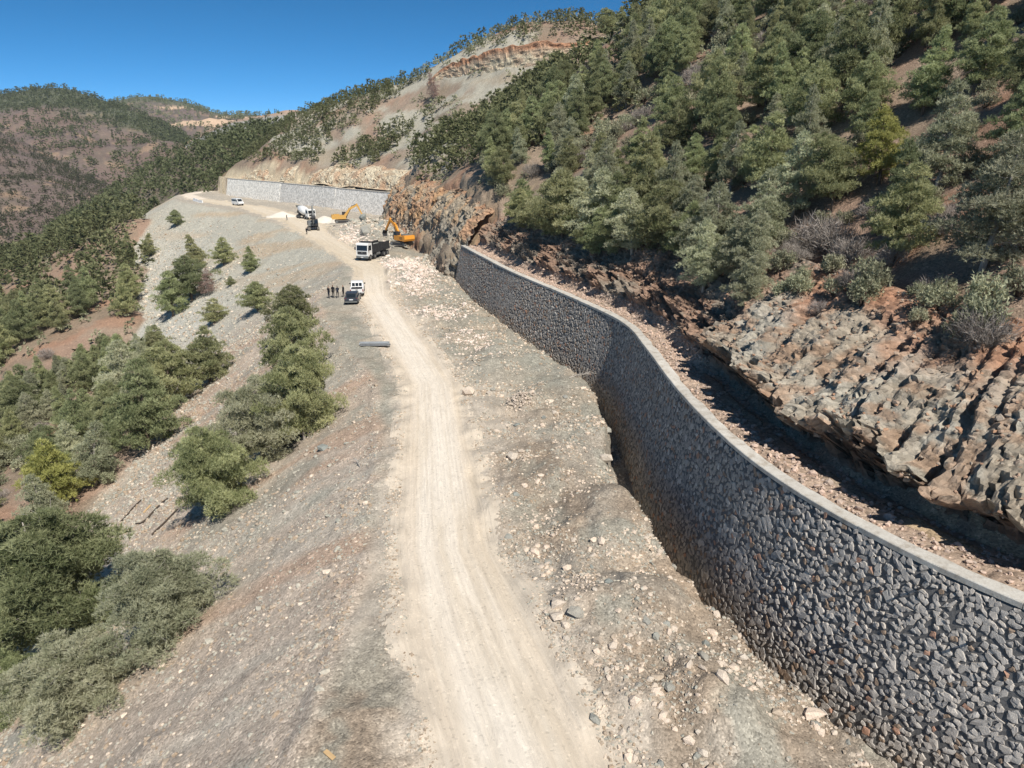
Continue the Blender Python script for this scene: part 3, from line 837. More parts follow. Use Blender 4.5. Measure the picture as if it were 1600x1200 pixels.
    for i in np.nonzero(~issingle)[0]:
        v, f = protos[pi[i]]
        ex, ey, ez = basis(i)
        VV.append(pos[i] + inv + v @ np.stack([ex, ey, ez]))
        FF.append(f + base); base += len(v)
        c = lerp(cA, cB, tone[i]) * (1.22 if pos[i, 1] < 28.5 else 1.0)  # nearest part brightened: sunlit look put into the colour, with mortar smears
        if tone[i] > 0.965: c = cC
        elif tone[i] < 0.10: c = S(150, 130, 112)
        elif tone[i] < 0.16: c = S(196, 188, 178)
        CC.append(np.repeat(c[None], len(v), 0))
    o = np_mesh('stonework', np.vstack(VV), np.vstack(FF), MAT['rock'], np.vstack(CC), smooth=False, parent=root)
    tag(o, kind='stuff')
    # weep-hole pipes
    for sy_, zz in ((20.9, 3.6), (24.5, 1.0), (22.6, 4.6)):
        j = int(np.argmin(np.abs(WALL[:, 1] - sy_)))
        off = (WALL_Z - zz) * BATTER
        p = np.array([*(WALL[j] + n[j] * off), zz]); d = np.array([*n[j], 0.1])
        ob = tube('drain_pipe', [p - d * 0.2 + inv, p + d * 0.42 + inv], 0.045, MAT['black_plastic'], parent=root, hollow=True)

def tube(name, pts, rad, mat, parent=None, sides=8, hollow=False, radii=None):
    bm = bmesh.new()
    add_tube(bm, pts, rad, sides, radii)
    me = bpy.data.meshes.new(name); bm.to_mesh(me); bm.free(); me.materials.append(mat)
    o = bpy.data.objects.new(name, me); COL.objects.link(o)
    if parent: o.parent = parent
    return o

def add_tube(bm, pts, rad, sides=8, radii=None):
    pts = [Vector(p) for p in pts]
    rings = []
    for i, p in enumerate(pts):
        d = (pts[min(i + 1, len(pts) - 1)] - pts[max(i - 1, 0)]).normalized()
        a = d.orthogonal().normalized() if i == 0 else (prev - d * prev.dot(d)).normalized()
        prev = a
        b = d.cross(a)
        rr = radii[i] if radii is not None else rad
        rings.append([bm.verts.new(p + (a * math.cos(2 * math.pi * k / sides) + b * math.sin(2 * math.pi * k / sides)) * rr) for k in range(sides)])
    for r0, r1 in zip(rings[:-1], rings[1:]):
        for k in range(sides):
            bm.faces.new((r0[k], r0[(k + 1) % sides], r1[(k + 1) % sides], r1[k]))
    bm.faces.new(rings[0][::-1]); bm.faces.new(rings[-1])
simple('black_plastic', (0.02, 0.02, 0.022), 0.5)
build_wall()

# ---------------------------------------------------------------- far wall above the bend: three bays of pale stone
def far_wall_mat(name, c):
    k = NT(name); co = k.coord()
    v = k.n('TexVoronoi', {'Vector': co, 'Scale': 2.2})
    sv = k.n('SeparateColor', {0: (v, 'Color')})
    b = k.n('MapRange', {0: sv, 1: 0.0, 2: 1.0, 3: 0.72, 4: 1.3})
    cc = k.mix(1.0, col4(c), k.n('CombineColor', {0: b, 1: b, 2: b}), 'MULTIPLY')
    k.base((cc, 2)); k.link(0.95, 'Roughness')
    k.link(k.n('Bump', {'Strength': 0.8, 'Distance': 0.05, 'Height': k.math('SUBTRACT', 0.5, (v, 'Distance'))}), 'Normal')
    return k.m
def build_far_wall():
    s, t, n = wall_frame(FARW)
    root = empty('retaining_wall', (FARW[50, 0], FARW[50, 1], 0))
    tag(root, 'long pale stone retaining wall behind the white van at the far bend', 'retaining wall', kind='thing')
    inv = -np.array(root.location)
    L = len(FARW); cuts = [0, int(L * 0.30), int(L * 0.62), L - 1]
    for b in range(3):
        ii = np.arange(cuts[b], cuts[b + 1] + 1)
        l, nn = FARW[ii], n[ii]
        prof = [(1.9, -0.8), (0.25, 6.6), (0.25, 6.75), (-0.6, 6.75), (-0.6, 0)]
        top = 0.35 * b
        W = np.zeros((len(ii), len(prof), 3))
        for j, (o_, z_) in enumerate(prof):
            W[:, j, :2] = l + nn * (o_ + 0.06 * b); W[:, j, 2] = z_ + (top * 0.5 if j > 0 else 0)
        npf = len(prof); last = (len(ii) - 1) * npf
        cap = np.array([[0, 1, 3, 4], [last + 4, last + 3, last + 1, last]])
        np_mesh('wall_bay', W.reshape(-1, 3) + inv, np.vstack([grid_faces(len(ii), npf)[:, ::-1], cap]), far_wall_mat('far_wall_stone', [S(222, 216, 206), S(212, 207, 198), S(232, 226, 214)][b]), smooth=False, parent=root)
        W = np.zeros((len(ii), 4, 3))
        for j, (o_, z_) in enumerate([(0.33, 6.76), (0.33, 6.95), (-0.62, 6.95), (-0.62, 6.76)]):
            W[:, j, :2] = l + nn * (o_ + 0.06 * b); W[:, j, 2] = z_ + top * 0.5
        last = (len(ii) - 1) * 4
        np_mesh('cap', W.reshape(-1, 3) + inv, np.vstack([grid_faces(len(ii), 4)[:, ::-1], [[0, 1, 2, 3], [last + 3, last + 2, last + 1, last]]]), MAT['concrete'], smooth=False, parent=root)
build_far_wall()

# ---------------------------------------------------------------- rock cut behind the wall: undercut face, raked rock slope above
def build_cliff():
    s, t, n = wall_frame(WALL)
    ss = np.arange(0, s[-1] - 4, 0.12)
    x = np.interp(ss, s, WALL[:, 0]); y = np.interp(ss, s, WALL[:, 1])
    nx = -np.interp(ss, s, n[:, 0]); ny = -np.interp(ss, s, n[:, 1])
    #           shelf................ foot   undercut        lip   raked slope ....................... soil
    near = np.array([(0.55, 5.3), (1.3, 5.45), (2.1, 5.35), (2.9, 5.15), (4.3, 5.2), (4.5, 5.8), (3.6, 6.7), (2.75, 7.25), (3.1, 7.75), (3.9, 8.4), (5.0, 9.4), (6.2, 10.3), (7.4, 10.9), (9.0, 11.9), (11.5, 13.2)])
    far = np.array([(0.55, 5.3), (1.2, 5.45), (1.9, 5.35), (2.4, 5.3), (2.9, 5.8), (3.1, 6.4), (3.3, 6.9), (3.7, 7.3), (4.4, 7.8), (5.4, 8.6), (6.6, 9.5), (7.6, 10.2), (9.2, 11.3), (11.5, 12.9)])
    nv = 92
    def dens(p):
        d = np.concatenate([[0], np.cumsum(np.linalg.norm(np.diff(p, axis=0), axis=1))])
        q = np.linspace(0, d[-1], nv)
        return np.stack([np.interp(q, d, p[:, 0]), np.interp(q, d, p[:, 1])], 1)
    A, B = dens(near), dens(far)
    w = sst(44, 50, y)
    O = A[None, :, 0] * (1 - w[:, None]) + B[None, :, 0] * w[:, None]
    Zp = A[None, :, 1] * (1 - w[:, None]) + B[None, :, 1] * w[:, None]
    S2 = np.repeat(ss[:, None], nv, 1); Q = np.repeat(np.linspace(0, 1, nv)[None], len(ss), 0)
    # raked by bucket teeth: flutes running up the slope; crags
    flute = (noise2(S2 * 1.9 + Q * 9.0 + 0.5 * (fbm(S2 / 2, Q * 6, 3, 501) - 0.5), Q * 3.0, 503) - 0.5)
    crag = ridged(S2 / 2.1, Q * 14, 4, 505) - 0.55
    big = fbm(S2 / 5.0, Q * 3, 4, 507) - 0.5
    fine = fbm(S2 / 0.45, Q * 45, 3, 509) - 0.5
    bl1 = blocks(S2 / 0.9 + Q * 5, Q * 17, 521); bl2 = blocks(S2 / 0.38 + Q * 9, Q * 42, 525)
    face = sst(0.26, 0.33, Q) * sst(1.0, 0.84, Q)
    low = sst(0.2, 0.26, Q) * sst(0.5, 0.36, Q)
    amp = face * (0.8 * flute * sst(0.38, 0.46, Q) + 0.3 * crag + 0.4 * fine + 0.26 * bl1 + 0.24 * bl2) + low * (1.0 * crag + 1.2 * big + 1.5 * bl1 + 0.6 * bl2) + (1 - face) * 0.25 * fine
    O2 = O - amp * 0.75 - big * 1.3 * sst(0.2, 0.4, Q)
    lipn = (ridged(S2 / 1.7, S2 * 0 + 2.0, 3, 515) - 0.6) * 1.3 + (noise2(S2 / 3.6, S2 * 0, 517) - 0.5) * 1.4
    lipw = np.exp(-((Q - 0.39) / 0.055) ** 2) * (1 - 0.6 * w[:, None])
    O2 = O2 + lipn * lipw * 0.7
    Z2 = Zp + amp * 0.5 + big * 0.5 * sst(0.3, 0.5, Q) - 1.6 * sst(0.93, 1.0, Q) + lipn * lipw * 0.55
    P = np.stack([x[:, None] + nx[:, None] * O2, y[:, None] + ny[:, None] * O2, Z2], -1)
    n1 = fbm(S2 / 3.5, Q * 7, 5, 511).ravel(); n2 = fbm(S2 / 1.0, Q * 18, 4, 513).ravel(); q = Q.ravel(); yy = np.repeat(y[:, None], nv, 1).ravel()
    cnt = len(q)
    c = mixc(np.repeat(S(162, 150, 133)[None], cnt, 0), S(172, 164, 149), sst(0.45, 0.62, n1))
    c = mixc(c, S(164, 128, 100), sst(0.52, 0.66, n2) * 0.55)
    c = mixc(c, S(166, 122, 96), sst(0.66, 0.86, q + (n1 - 0.5) * 0.45) * 0.8)
    c = mixc(c, S(160, 118, 92), sst(0.42, 0.34, q) * sst(0.5, 0.6, n2) * 0.6)
    farc = mixc(np.repeat(S(148, 122, 104)[None], cnt, 0), S(140, 128, 114), sst(0.45, 0.6, n1))
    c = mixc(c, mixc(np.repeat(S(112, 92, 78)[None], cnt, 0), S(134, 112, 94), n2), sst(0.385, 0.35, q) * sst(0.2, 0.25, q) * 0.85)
    c = mixc(c, farc, sst(44, 50, yy))
    c = mixc(c, mixc(np.repeat(S(196, 170, 148)[None], cnt, 0), S(170, 150, 132), n2), sst(0.22, 0.16, q) * 0.9)
    c = mixc(c, C_NAT, sst(0.9, 1.0, q))
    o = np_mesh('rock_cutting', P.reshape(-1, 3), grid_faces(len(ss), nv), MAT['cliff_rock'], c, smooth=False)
    tag(o, kind='structure')
    return P
CLIFF = build_cliff()

# ---------------------------------------------------------------- other rock cuts
def cliff_strip(name, line, prof, amp, seed, colf, nv=60, step=0.35, side=1):
    l = smooth_line(line, step)
    t = np.gradient(l, axis=0); t /= np.linalg.norm(t, axis=1, keepdims=True)
    n = np.stack([t[:, 1], -t[:, 0]], 1) * side
    s = np.concatenate([[0], np.cumsum(np.linalg.norm(np.diff(l, axis=0), axis=1))])
    p = np.array(prof, float); d = np.concatenate([[0], np.cumsum(np.linalg.norm(np.diff(p, axis=0), axis=1))])
    q = np.linspace(0, d[-1], nv); O = np.interp(q, d, p[:, 0])[None]; Zp = np.interp(q, d, p[:, 1])[None]
    S2 = np.repeat(s[:, None], nv, 1); Q = np.repeat((q / d[-1])[None], len(s), 0); D = np.repeat(q[None], len(s), 0)
    ends = sst(0, 3, S2) * sst(0, 3, s[-1] - S2)
    crag = ridged(S2 / 2.6, D / 2.2, 4, seed) - 0.55; big = fbm(S2 / 8, D / 9, 3, seed + 4) - 0.5; fine = fbm(S2 / 0.7, D / 0.7, 3, seed + 7) - 0.5
    m = sst(0.0, 0.08, Q) * sst(1.0, 0.9, Q)
    A = amp * m * (0.8 * crag + 0.4 * fine + 1.1 * blocks(S2 / 1.7 + D * 0.2, D / 1.5, seed + 11) + 0.5 * blocks(S2 / 0.7, D / 0.7, seed + 15))
    O2 = O - A - big * 3.4 * amp * m; Z2 = Zp * (0.8 + 0.42 * noise2(S2 / 11, S2 * 0, seed + 9)) + A * 0.4
    P = np.stack([l[:, 0][:, None] + n[:, 0][:, None] * O2, l[:, 1][:, None] + n[:, 1][:, None] * O2, Z2], -1)
    c = colf(S2.ravel(), Q.ravel(), D.ravel(), len(S2.ravel()))
    o = np_mesh(name, P.reshape(-1, 3), grid_faces(len(s), nv), MAT['cliff_rock'], c, smooth=False)
    tag(o, kind='structure')
    return P
def col_exc(s, q, d, n):
    n1 = fbm(s / 4, d / 5, 5, 531); n2 = fbm(s / 1.4, d / 1.4, 4, 533)
    c = mixc(np.repeat(S(160, 146, 126)[None], n, 0), S(172, 138, 110), sst(0.45, 0.6, n1))
    c = mixc(c, S(188, 162, 126), sst(0.58, 0.7, n2) * 0.7); c = mixc(c, S(180, 142, 104), sst(0.58, 0.66, fbm(s / 6, d / 14, 3, 535)) * 0.7)
    c = mixc(c, S(132, 128, 118), sst(0.5, 0.3, q + (n1 - 0.5)) * 0.6)
    return mixc(c, S(158, 118, 94), sst(0.72, 0.92, q + (n2 - 0.5) * 0.4) * 0.7)
EXC = cliff_strip('excavation_cliff', [(-8.6, 113.6), (-12.0, 119.5), (-17.0, 140.8), (-20.8, 150.1), (-24.0, 160.8), (-30.7, 181.2), (-36.2, 199), (-35.6, 211), (-31.0, 221.0)],
                  [(-0.6, -0.6), (0.5, 1.2), (1.6, 3.4), (2.4, 5.6), (3.6, 7.4), (5.0, 9.2), (7.0, 10.4), (10, 10.8)], 0.6, 541, col_exc)
def col_farcut(s, q, d, n):
    n1 = fbm(s / 5, d / 5, 4, 551); n2 = fbm(s / 1.6, d / 1.6, 4, 553)
    c = mixc(np.repeat(S(204, 190, 164)[None], n, 0), S(182, 162, 136), sst(0.45, 0.62, n2)); c = mixc(c, S(190, 150, 118), sst(0.52, 0.66, n1) * 0.6)
    return mixc(c, S(172, 142, 116), sst(0.75, 0.95, q) * 0.7)
cliff_strip('far_wall_cutting', FARW[::12], [(1.2, 6.7), (2.6, 6.9), (3.2, 8.4), (4.0, 9.6), (5.2, 10.8), (7.0, 11.7), (11.0, 12.8)], 0.4, 561, col_farcut, nv=40, step=0.6, side=-1 if FARW[0, 1] > FARW[-1, 1] else 1)
def upper_cut():
    top = [(668, 128), (690, 107), (720, 94), (760, 81), (800, 72), (850, 66), (900, 65), (940, 58), (975, 47)]
    bot = [(670, 136), (690, 122), (720, 119), (760, 113), (800, 105), (850, 98), (900, 88), (942, 70), (976, 52)]
    T, B, K = [], [], []
    for (a, b), (c, d) in zip(top, bot):
        p = survey(c, d)
        if p is None or p[1] > 330: p = at_y(c, d, 305)
        B.append(p + np.array([0, -0.6, -0.8])); t_ = at_y(a, b, p[1] + 2.2); T.append(t_); K.append(t_ + np.array([2.0, 16, 0.5]))
    T, B, K = (smooth_line(np.array(v), 0.7) for v in (T, B, K)); n = 240
    R = []
    for v in (B, T, K):
        u = np.linspace(0, 1, len(v)); R.append(np.stack([np.interp(np.linspace(0, 1, n), u, v[:, k]) for k in range(3)], 1))
    nv = 40; P = np.zeros((n, nv, 3)); tt = np.linspace(0, 2, nv)
    for j, t in enumerate(tt): P[:, j] = lerp(R[0], R[1], t) if t < 1 else lerp(R[1], R[2], t - 1)
    s = np.arange(n)[:, None] * 0.6 + 0 * tt[None]; q = tt[None] + 0 * s
    a = (ridged(s / 2.4, q * 5, 3, 571) - 0.55) * 1.4 * sst(0, 0.15, q) * sst(2, 1.6, q)
    P[..., 1] -= a; P[..., 2] += a * 0.3 + (noise2(s / 3, s * 0, 573) - 0.5) * 1.2 * np.exp(-((q - 1) / 0.25) ** 2)
    n1 = fbm(s / 4, q * 4, 4, 575).ravel()
    c = mixc(np.repeat(S(176, 154, 130)[None], n * nv, 0), S(190, 176, 150), sst(0.45, 0.6, n1)); c = mixc(c, S(168, 126, 98), sst(0.55, 0.85, q.ravel() + (n1 - 0.5) * 0.5)); c = mixc(c, C_NAT, sst(1.15, 1.4, q.ravel()))
    o = np_mesh('upper_road_cutting', P.reshape(-1, 3), grid_faces(n, nv), MAT['cliff_rock'], c, smooth=False); tag(o, kind='structure')
upper_cut()
# ---------------------------------------------------------------- trees and shrubs
def blades(pos, dirs, length, width, r):
    """thin triangles from pos along dirs; returns verts, faces"""
    n = len(pos)
    d = dirs / (np.linalg.norm(dirs, axis=1, keepdims=True) + 1e-9)
    side = np.cross(d, r.normal(size=(n, 3))); side /= np.linalg.norm(side, axis=1, keepdims=True) + 1e-9
    w = (width * r.uniform(0.7, 1.3, n))[:, None]; l = (length * r.uniform(0.7, 1.25, n))[:, None]
    a = pos - side * w * 0.5; b = pos + side * w * 0.5; c = pos + d * l
    v = np.stack([a, b, c], 1).reshape(-1, 3)
    return v, np.arange(3 * n).reshape(-1, 3)

def limb_mesh(paths):
    bm = bmesh.new()
    for pts, radii, sides in paths:
        add_tube(bm, pts, 0, sides, radii)
    return bm

def pine_proto(seed, h=7.0, rad=2.4, clumps=46, tufts=44, nb=7, blade=0.27, wid=0.05, mat='pine_needles', crown_from=0.10, lean=0.05, flat=0.78, bare=0.0, top=0.9, twigs=0):
    r = np.random.default_rng(seed)
    ldir = r.normal(size=2) * lean * h
    trunk = [np.array([ldir[0] * t ** 2 + 0.06 * h * 0.3 * math.sin(3 * t + seed), ldir[1] * t ** 2, h * t * 0.97]) for t in np.linspace(0, 1, 9)]
    paths = [([p - (np.array([0, 0, 0.5]) if i == 0 else 0) for i, p in enumerate(trunk)], [0.022 * h * (1 - 0.92 * t) + 0.012 for t in np.linspace(0, 1, 9)], 7)]
    cen, size = [], []
    ga = r.uniform(0, 6.28)
    for i in range(clumps):
        t = crown_from + (0.97 - crown_from) * (i / (clumps - 1)) ** 0.92
        ga += 2.4 + r.normal(0, 0.3)
        u = (t - crown_from) / (1 - crown_from)
        prof = (math.sin(min(1, u * 2.6 + 0.35) * math.pi / 2)) * (1 - u) ** top * 1.18 + 0.06
        L = rad * prof * r.uniform(0.62, 1.18)
        base = np.array([np.interp(t, np.linspace(0, 1, 9), [p[k] for p in trunk]) for k in range(3)])
        tip = base + np.array([math.cos(ga) * L, math.sin(ga) * L, L * r.uniform(0.05, 0.42) - 0.1])
        mid = (base + tip) / 2 + np.array([0, 0, -0.06 * L])
        paths.append(([base, mid, tip], [0.006 * h * (1 - t) + 0.014, 0.016, 0.008], 4))
        m = 1 if L < 1.0 else (2 if L < 1.9 else 3)
        for j in range(m):
            f = 1 - j * 0.34
            jit = r.normal(0, 0.16, 3) * (0.4 + L * 0.3)
            cen.append(lerp(base, tip, f) + jit)
            size.append((0.34 + 0.20 * L) * r.uniform(0.75, 1.2))
    for _ in range(twigs):
        c0 = cen[r.integers(0, len(cen))]; dv = r.normal(size=3) * np.array([1, 1, 0.6]) + np.array([0, 0, 0.35]); dv /= np.linalg.norm(dv)
        l0 = r.uniform(0.5, 1.0)
        paths.append(([c0, c0 + dv * l0 * 0.6 + r.normal(0, 0.05, 3), c0 + dv * l0 * 1.15], [0.014, 0.011, 0.006], 3))
    cen.append(trunk[-1]); size.append(0.4)
    cen = np.array(cen); size = np.array(size) * (h / 7.0) ** 0.5
    V, F, T = [], [], []
    base_i = 0
    for c, s in zip(cen, size):
        k = int(tufts * (s / 0.6) ** 1.4) + 8
        dirs = r.normal(size=(k, 3)); dirs /= np.linalg.norm(dirs, axis=1, keepdims=True)
        dirs[:, 2] = np.where(dirs[:, 2] < -0.25, -dirs[:, 2] * 0.6, dirs[:, 2])
        rr = r.uniform(0.35, 1.0, k) ** 0.6
        p = c + dirs * rr[:, None] * s * np.array([1, 1, flat])
        out = dirs * 0.9 + np.array([0, 0, 0.55])
        tone = np.clip(0.45 + r.normal(0, 0.14) + r.normal(0, 0.14, k), 0, 1)
        pos = np.repeat(p, nb, 0)
        dd = np.repeat(out, nb, 0) + r.normal(size=(k * nb, 3)) * 0.75
        v, f = blades(pos, dd, np.full(k * nb, blade), np.full(k * nb, wid), r)
        V.append(v); F.append(f + base_i); base_i += len(v); T.append(np.repeat(tone, nb * 3))
    V = np.vstack(V); F = np.vstack(F); T = np.concatenate(T)
    if bare > 0:
        keep = np.repeat(r.uniform(0, 1, len(F) // nb) > bare, nb)
        F = F[keep]
    return limb_mesh(paths), V, F, T, mat

def plant_meshes(name_t, name_c, res, wood):
    bm, V, F, T, mat = res
    mt = bpy.data.meshes.new(name_t); bm.to_mesh(mt); bm.free(); mt.materials.append(MAT[wood])
    for p in mt.polygons: p.use_smooth = True
    used = np.unique(F); remap = -np.ones(len(V), int); remap[used] = np.arange(len(used))
    tmp = np_mesh(name_c, V[used], remap[F], MAT[mat], None, {'tuft': T[used]}, smooth=False)
    mc = tmp.data
    bpy.data.objects.remove(tmp)
    return mt, mc

PINE = {}
PINE['a'] = plant_meshes('trunk', 'crown', pine_proto(1, 8.0, 2.7, 52, 38, 7, lean=0.04), 'bark')
PINE['b'] = plant_meshes('trunk', 'crown', pine_proto(2, 7.0, 2.9, 46, 38, 7, lean=0.07, top=0.65), 'bark')
PINE['c'] = plant_meshes('trunk', 'crown', pine_proto(3, 9.0, 2.5, 56, 42, 7, lean=0.03, top=1.05), 'bark')
PINE['d'] = plant_meshes('trunk', 'crown', pine_proto(4, 6.0, 2.3, 40, 38, 7, lean=0.05, crown_from=0.06), 'bark')
PINE['e'] = plant_meshes('trunk', 'crown', pine_proto(5, 8.5, 2.8, 50, 38, 7, mat='pine_needles_pale', lean=0.05, bare=0.15), 'dead_wood')
PINE['f'] = plant_meshes('trunk', 'crown', pine_proto(6, 7.5, 2.4, 48, 40, 7, mat='pine_needles_pale', lean=0.04, top=1.1, bare=0.1), 'dead_wood')
PINE['g'] = plant_meshes('trunk', 'crown', pine_proto(7, 6.5, 2.2, 46, 38, 7, mat='pine_needles_yellow', lean=0.03), 'bark')
PINE['k'] = plant_meshes('trunk', 'crown', pine_proto(8, 9.0, 3.3, 60, 38, 7, mat='pine_needles', lean=0.08, top=0.55, crown_from=0.2, bare=0.1), 'bark')
PINE['near1'] = plant_meshes('trunk', 'crown', pine_proto(11, 8.0, 3.3, 60, 84, 7, 0.235, 0.036, lean=0.1, top=0.6, crown_from=0.08, twigs=60), 'dead_wood')
PINE['near2'] = plant_meshes('trunk', 'crown', pine_proto(12, 6.0, 3.0, 50, 84, 7, 0.235, 0.036, mat='pine_needles_pale', lean=0.12, top=0.55, crown_from=0.06, twigs=60), 'dead_wood')
PINE['dead'] = plant_meshes('trunk', 'crown', pine_proto(13, 7.5, 2.4, 50, 30, 6, 0.25, 0.035, mat='dead_needles', lean=0.04, bare=0.35), 'dead_wood')
PINE_H = dict(a=8.0, b=7.0, c=9.0, d=6.0, e=8.5, f=7.5, g=6.5, k=9.0, near1=8.0, near2=6.0, dead=7.5)

def shrub_proto(seed, h=1.2, rad=0.9, stems=46, mat='shrub_leaves', leaf=True):
    r = np.random.default_rng(seed)
    paths = []; V, F, T = [], [], []; b = 0
    for i in range(stems):
        a = r.uniform(0, 6.283); e = r.uniform(0.12, 1.0)
        tip = np.array([math.cos(a) * rad * (1 - e * 0.55) * r.uniform(0.5, 1.1), math.sin(a) * rad * (1 - e * 0.55) * r.uniform(0.5, 1.1), h * (0.3 + 0.7 * e) * r.uniform(0.7, 1.05)])
        mid = tip * 0.5 + np.array([0, 0, 0.12 * h]) + r.normal(0, 0.06, 3)
        if i % 2 == 0: paths.append(([np.array([0, 0, -0.15]), mid, tip], [0.02, 0.012, 0.005], 3))
        k = 16 if leaf else 20
        q = r.uniform(0.45, 1.0, k)[:, None]
        p = lerp(mid, tip, q) + r.normal(0, 0.10, (k, 3)) * rad
        dd = r.normal(size=(k, 3)) + (tip / np.linalg.norm(tip)) * (0.8 if leaf else 1.6) + np.array([0, 0, 0.4])
        v, f = blades(p, dd, np.full(k, 0.17 if leaf else 0.30), np.full(k, 0.075 if leaf else 0.018), r)
        V.append(v); F.append(f + b); b += len(v); T.append(np.repeat(np.clip(r.normal(0.5, 0.2, k), 0, 1), 3))
    return limb_mesh(paths), np.vstack(V), np.vstack(F), np.concatenate(T), mat
SHRUB = {}
for k, (sd, hh, rr_, st_, mt_, lf) in dict(a=(21, 1.3, 1.0, 60, 'shrub_leaves', True), b=(22, 1.0, 1.1, 60, 'shrub_leaves', True), c=(23, 1.6, 1.0, 66, 'shrub_leaves', True),
                                           dry=(24, 1.1, 1.1, 70, 'dry_twigs', False), dry2=(25, 0.9, 0.9, 60, 'dry_twigs', False)).items():
    SHRUB[k] = plant_meshes('stems', 'foliage', shrub_proto(sd, hh, rr_, st_, mt_, lf), 'dead_wood' if not lf else 'bark')

def place_plant(name, meshes, part_names, loc, sc, rz, label, cat, group=None, tilt=(0, 0), squash=1.0):
    o = bpy.data.objects.new(name, None)
    o.empty_display_size = 0.3
    o.location = loc; o.scale = (sc * squash, sc * squash, sc); o.rotation_euler = (tilt[0], tilt[1], rz)
    COL.objects.link(o)
    for nm, me in zip(part_names, meshes):
        c = bpy.data.objects.new(nm, me); c.parent = o; COL.objects.link(c)
    tag(o, label, cat, group)
    return o

def in_poly(px, py, poly):
    inside = np.zeros(np.shape(px), bool)
    n = len(poly)
    for i in range(n):
        x0, y0 = poly[i]; x1, y1 = poly[(i + 1) % n]
        c = ((y0 > py) != (y1 > py)) & (px < (x1 - x0) * (py - y0) / (y1 - y0 + 1e-12) + x0)
        inside ^= c
    return inside

def poisson(x0, x1, y0, y1, d, seed, k=1.0):
    """jittered hex grid"""
    r = np.random.default_rng(seed)
    pts = []
    row = 0
    y = y0
    while y < y1:
        xs = np.arange(x0, x1, d) + (row % 2) * d / 2
        pts.append(np.stack([xs + r.uniform(-0.42, 0.42, len(xs)) * d, np.full(len(xs), y) + r.uniform(-0.42, 0.42, len(xs)) * d], 1))
        y += d * 0.87; row += 1
    return np.vstack(pts)

# --- single trees read off the photograph: (foot x, foot y in the photo, height in photo px, kind, width, label)
ONE_TREES = [
    (95, 1005, 205, 'near1', 1.15, 'big bushy pine filling the lower left corner on the scree slope'),
    (262, 992, 118, 'near2', 1.15, 'low grey-green pine on the scree right of the big corner pine'),
    (112, 1128, 112, 'near2', 1.25, 'lowest pine leaning over the pale scree near the bottom left corner'),
    (14, 1120, 90, 'near1', 1.1, 'dark pine cut by the left edge beside the blue rope'),
    (345, 802, 140, 'near1', 0.85, 'bushy pine with dark shadow alone on the scree below the track'),
    (412, 722, 122, 'near2', 0.95, 'broad grey-green pine halfway up the embankment'),
    (474, 688, 150, 'near1', 0.72, 'tall dark pine nearest the track shoulder on the embankment'),
    (462, 600, 120, 'b', 0.85, 'dense pine in the middle of the embankment row'),
    (458, 525, 80, 'b', 1.0, 'rounded pine at the top of the embankment row below the people'),
    (402, 487, 48, 'b', 1.15, 'small pine with dark shadow on the grey scree left of the row'),
    (86, 800, 112, 'g', 1.05, 'yellow-green layered pine on the left slope'),
    (150, 758, 100, 'f', 1.0, 'grey bushy pine just right of the yellow-green pine'),
    (232, 705, 140, 'a', 0.95, 'dark green pine at the edge of the pale scree tongue'),
    (205, 640, 120, 'e', 1.1, 'pale tall pine behind the dark pine on the left slope'),
    (270, 640, 105, 'b', 1.0, 'rounded pine standing at the scree edge in the middle left'),
    (330, 596, 85, 'd', 1.0, 'small dark pine alone on the upper scree tongue'),
    (336, 506, 40, 'd', 1.2, 'low pine on the rocky scree below the dead grey tree'),
    (272, 494, 92, 'a', 1.0, 'dark pine at the foot of the clump on the far grey scree'),
    (300, 470, 80, 'b', 1.05, 'wide pine in the middle of the clump on the far grey scree'),
    (308, 425, 58, 'c', 1.0, 'pointed pine topping the clump on the far grey scree'),
    (350, 415, 44, 'a', 1.1, 'dark pine right of the clump on the far grey scree'),
    (391, 427, 42, 'c', 1.1, 'slim pine alone on the fan of grey scree'),
    (276, 354, 26, 'b', 1.0, 'round dark tree alone high on the grey fan below the far bend'),
    (234, 402, 38, 'c', 1.1, 'slim pine at the left edge of the grey fan'),
    (361, 447, 16, 'd', 1.2, 'small dark bushy pine beside the dead grey tree'),
    (326, 462, 44, 'dead', 1.0, 'dead grey-pink pine on the far scree'),
    (679, 157, 42, 'dead', 0.8, 'dead brown pine below the upper road cut on the hill'),
    (1540, 418, 205, 'e', 1.15, 'biggest pale bushy pine on the right, above the raked rock'),
    (1398, 408, 150, 'a', 0.95, 'dark pine just left of the biggest pale pine on the right'),
    (1462, 300, 165, 'f', 1.0, 'pale pine behind the biggest pine near the right edge'),
    (1372, 290, 120, 'g', 0.95, 'yellow-tipped pine in the middle of the right hillside'),
    (1300, 330, 120, 'k', 0.9, 'green pine above the bleached dead bushes'),
    (1580, 260, 130, 'a', 0.9, 'pine cut by the right edge half way up'),
    (1240, 335, 125, 'e', 0.95, 'pale rounded pine left of the bleached dead bushes'),
    (1180, 400, 130, 'f', 1.05, 'pale pine above the left end of the raked rock'),
    (1110, 430, 140, 'e', 1.1, 'broad pale pine leaning over the wall bend'),
    (1040, 405, 120, 'b', 1.05, 'round pine over the cut behind the wall bend'),
    (940, 385, 120, 'e', 1.1, 'wide grey-green pine over the cut behind the far wall half'),
    (880, 380, 110, 'b', 1.1, 'bushy pine over the cut behind the far wall end'),
    (1440, 180, 130, 'c', 0.95, 'tall pine high on the right hillside below the top right corner'),
    (1530, 140, 120, 'a', 1.0, 'dark pine near the top right corner'),
    (1195, 175, 125, 'c', 0.95, 'tall pointed pine right of the bare red patch'),
    (951, 62, 44, 'k', 1.0, 'pine with bare trunk on the edge of the upper road cut'),
    (972, 48, 36, 'c', 1.0, 'slim dark pine at the right end of the upper road cut'),
]
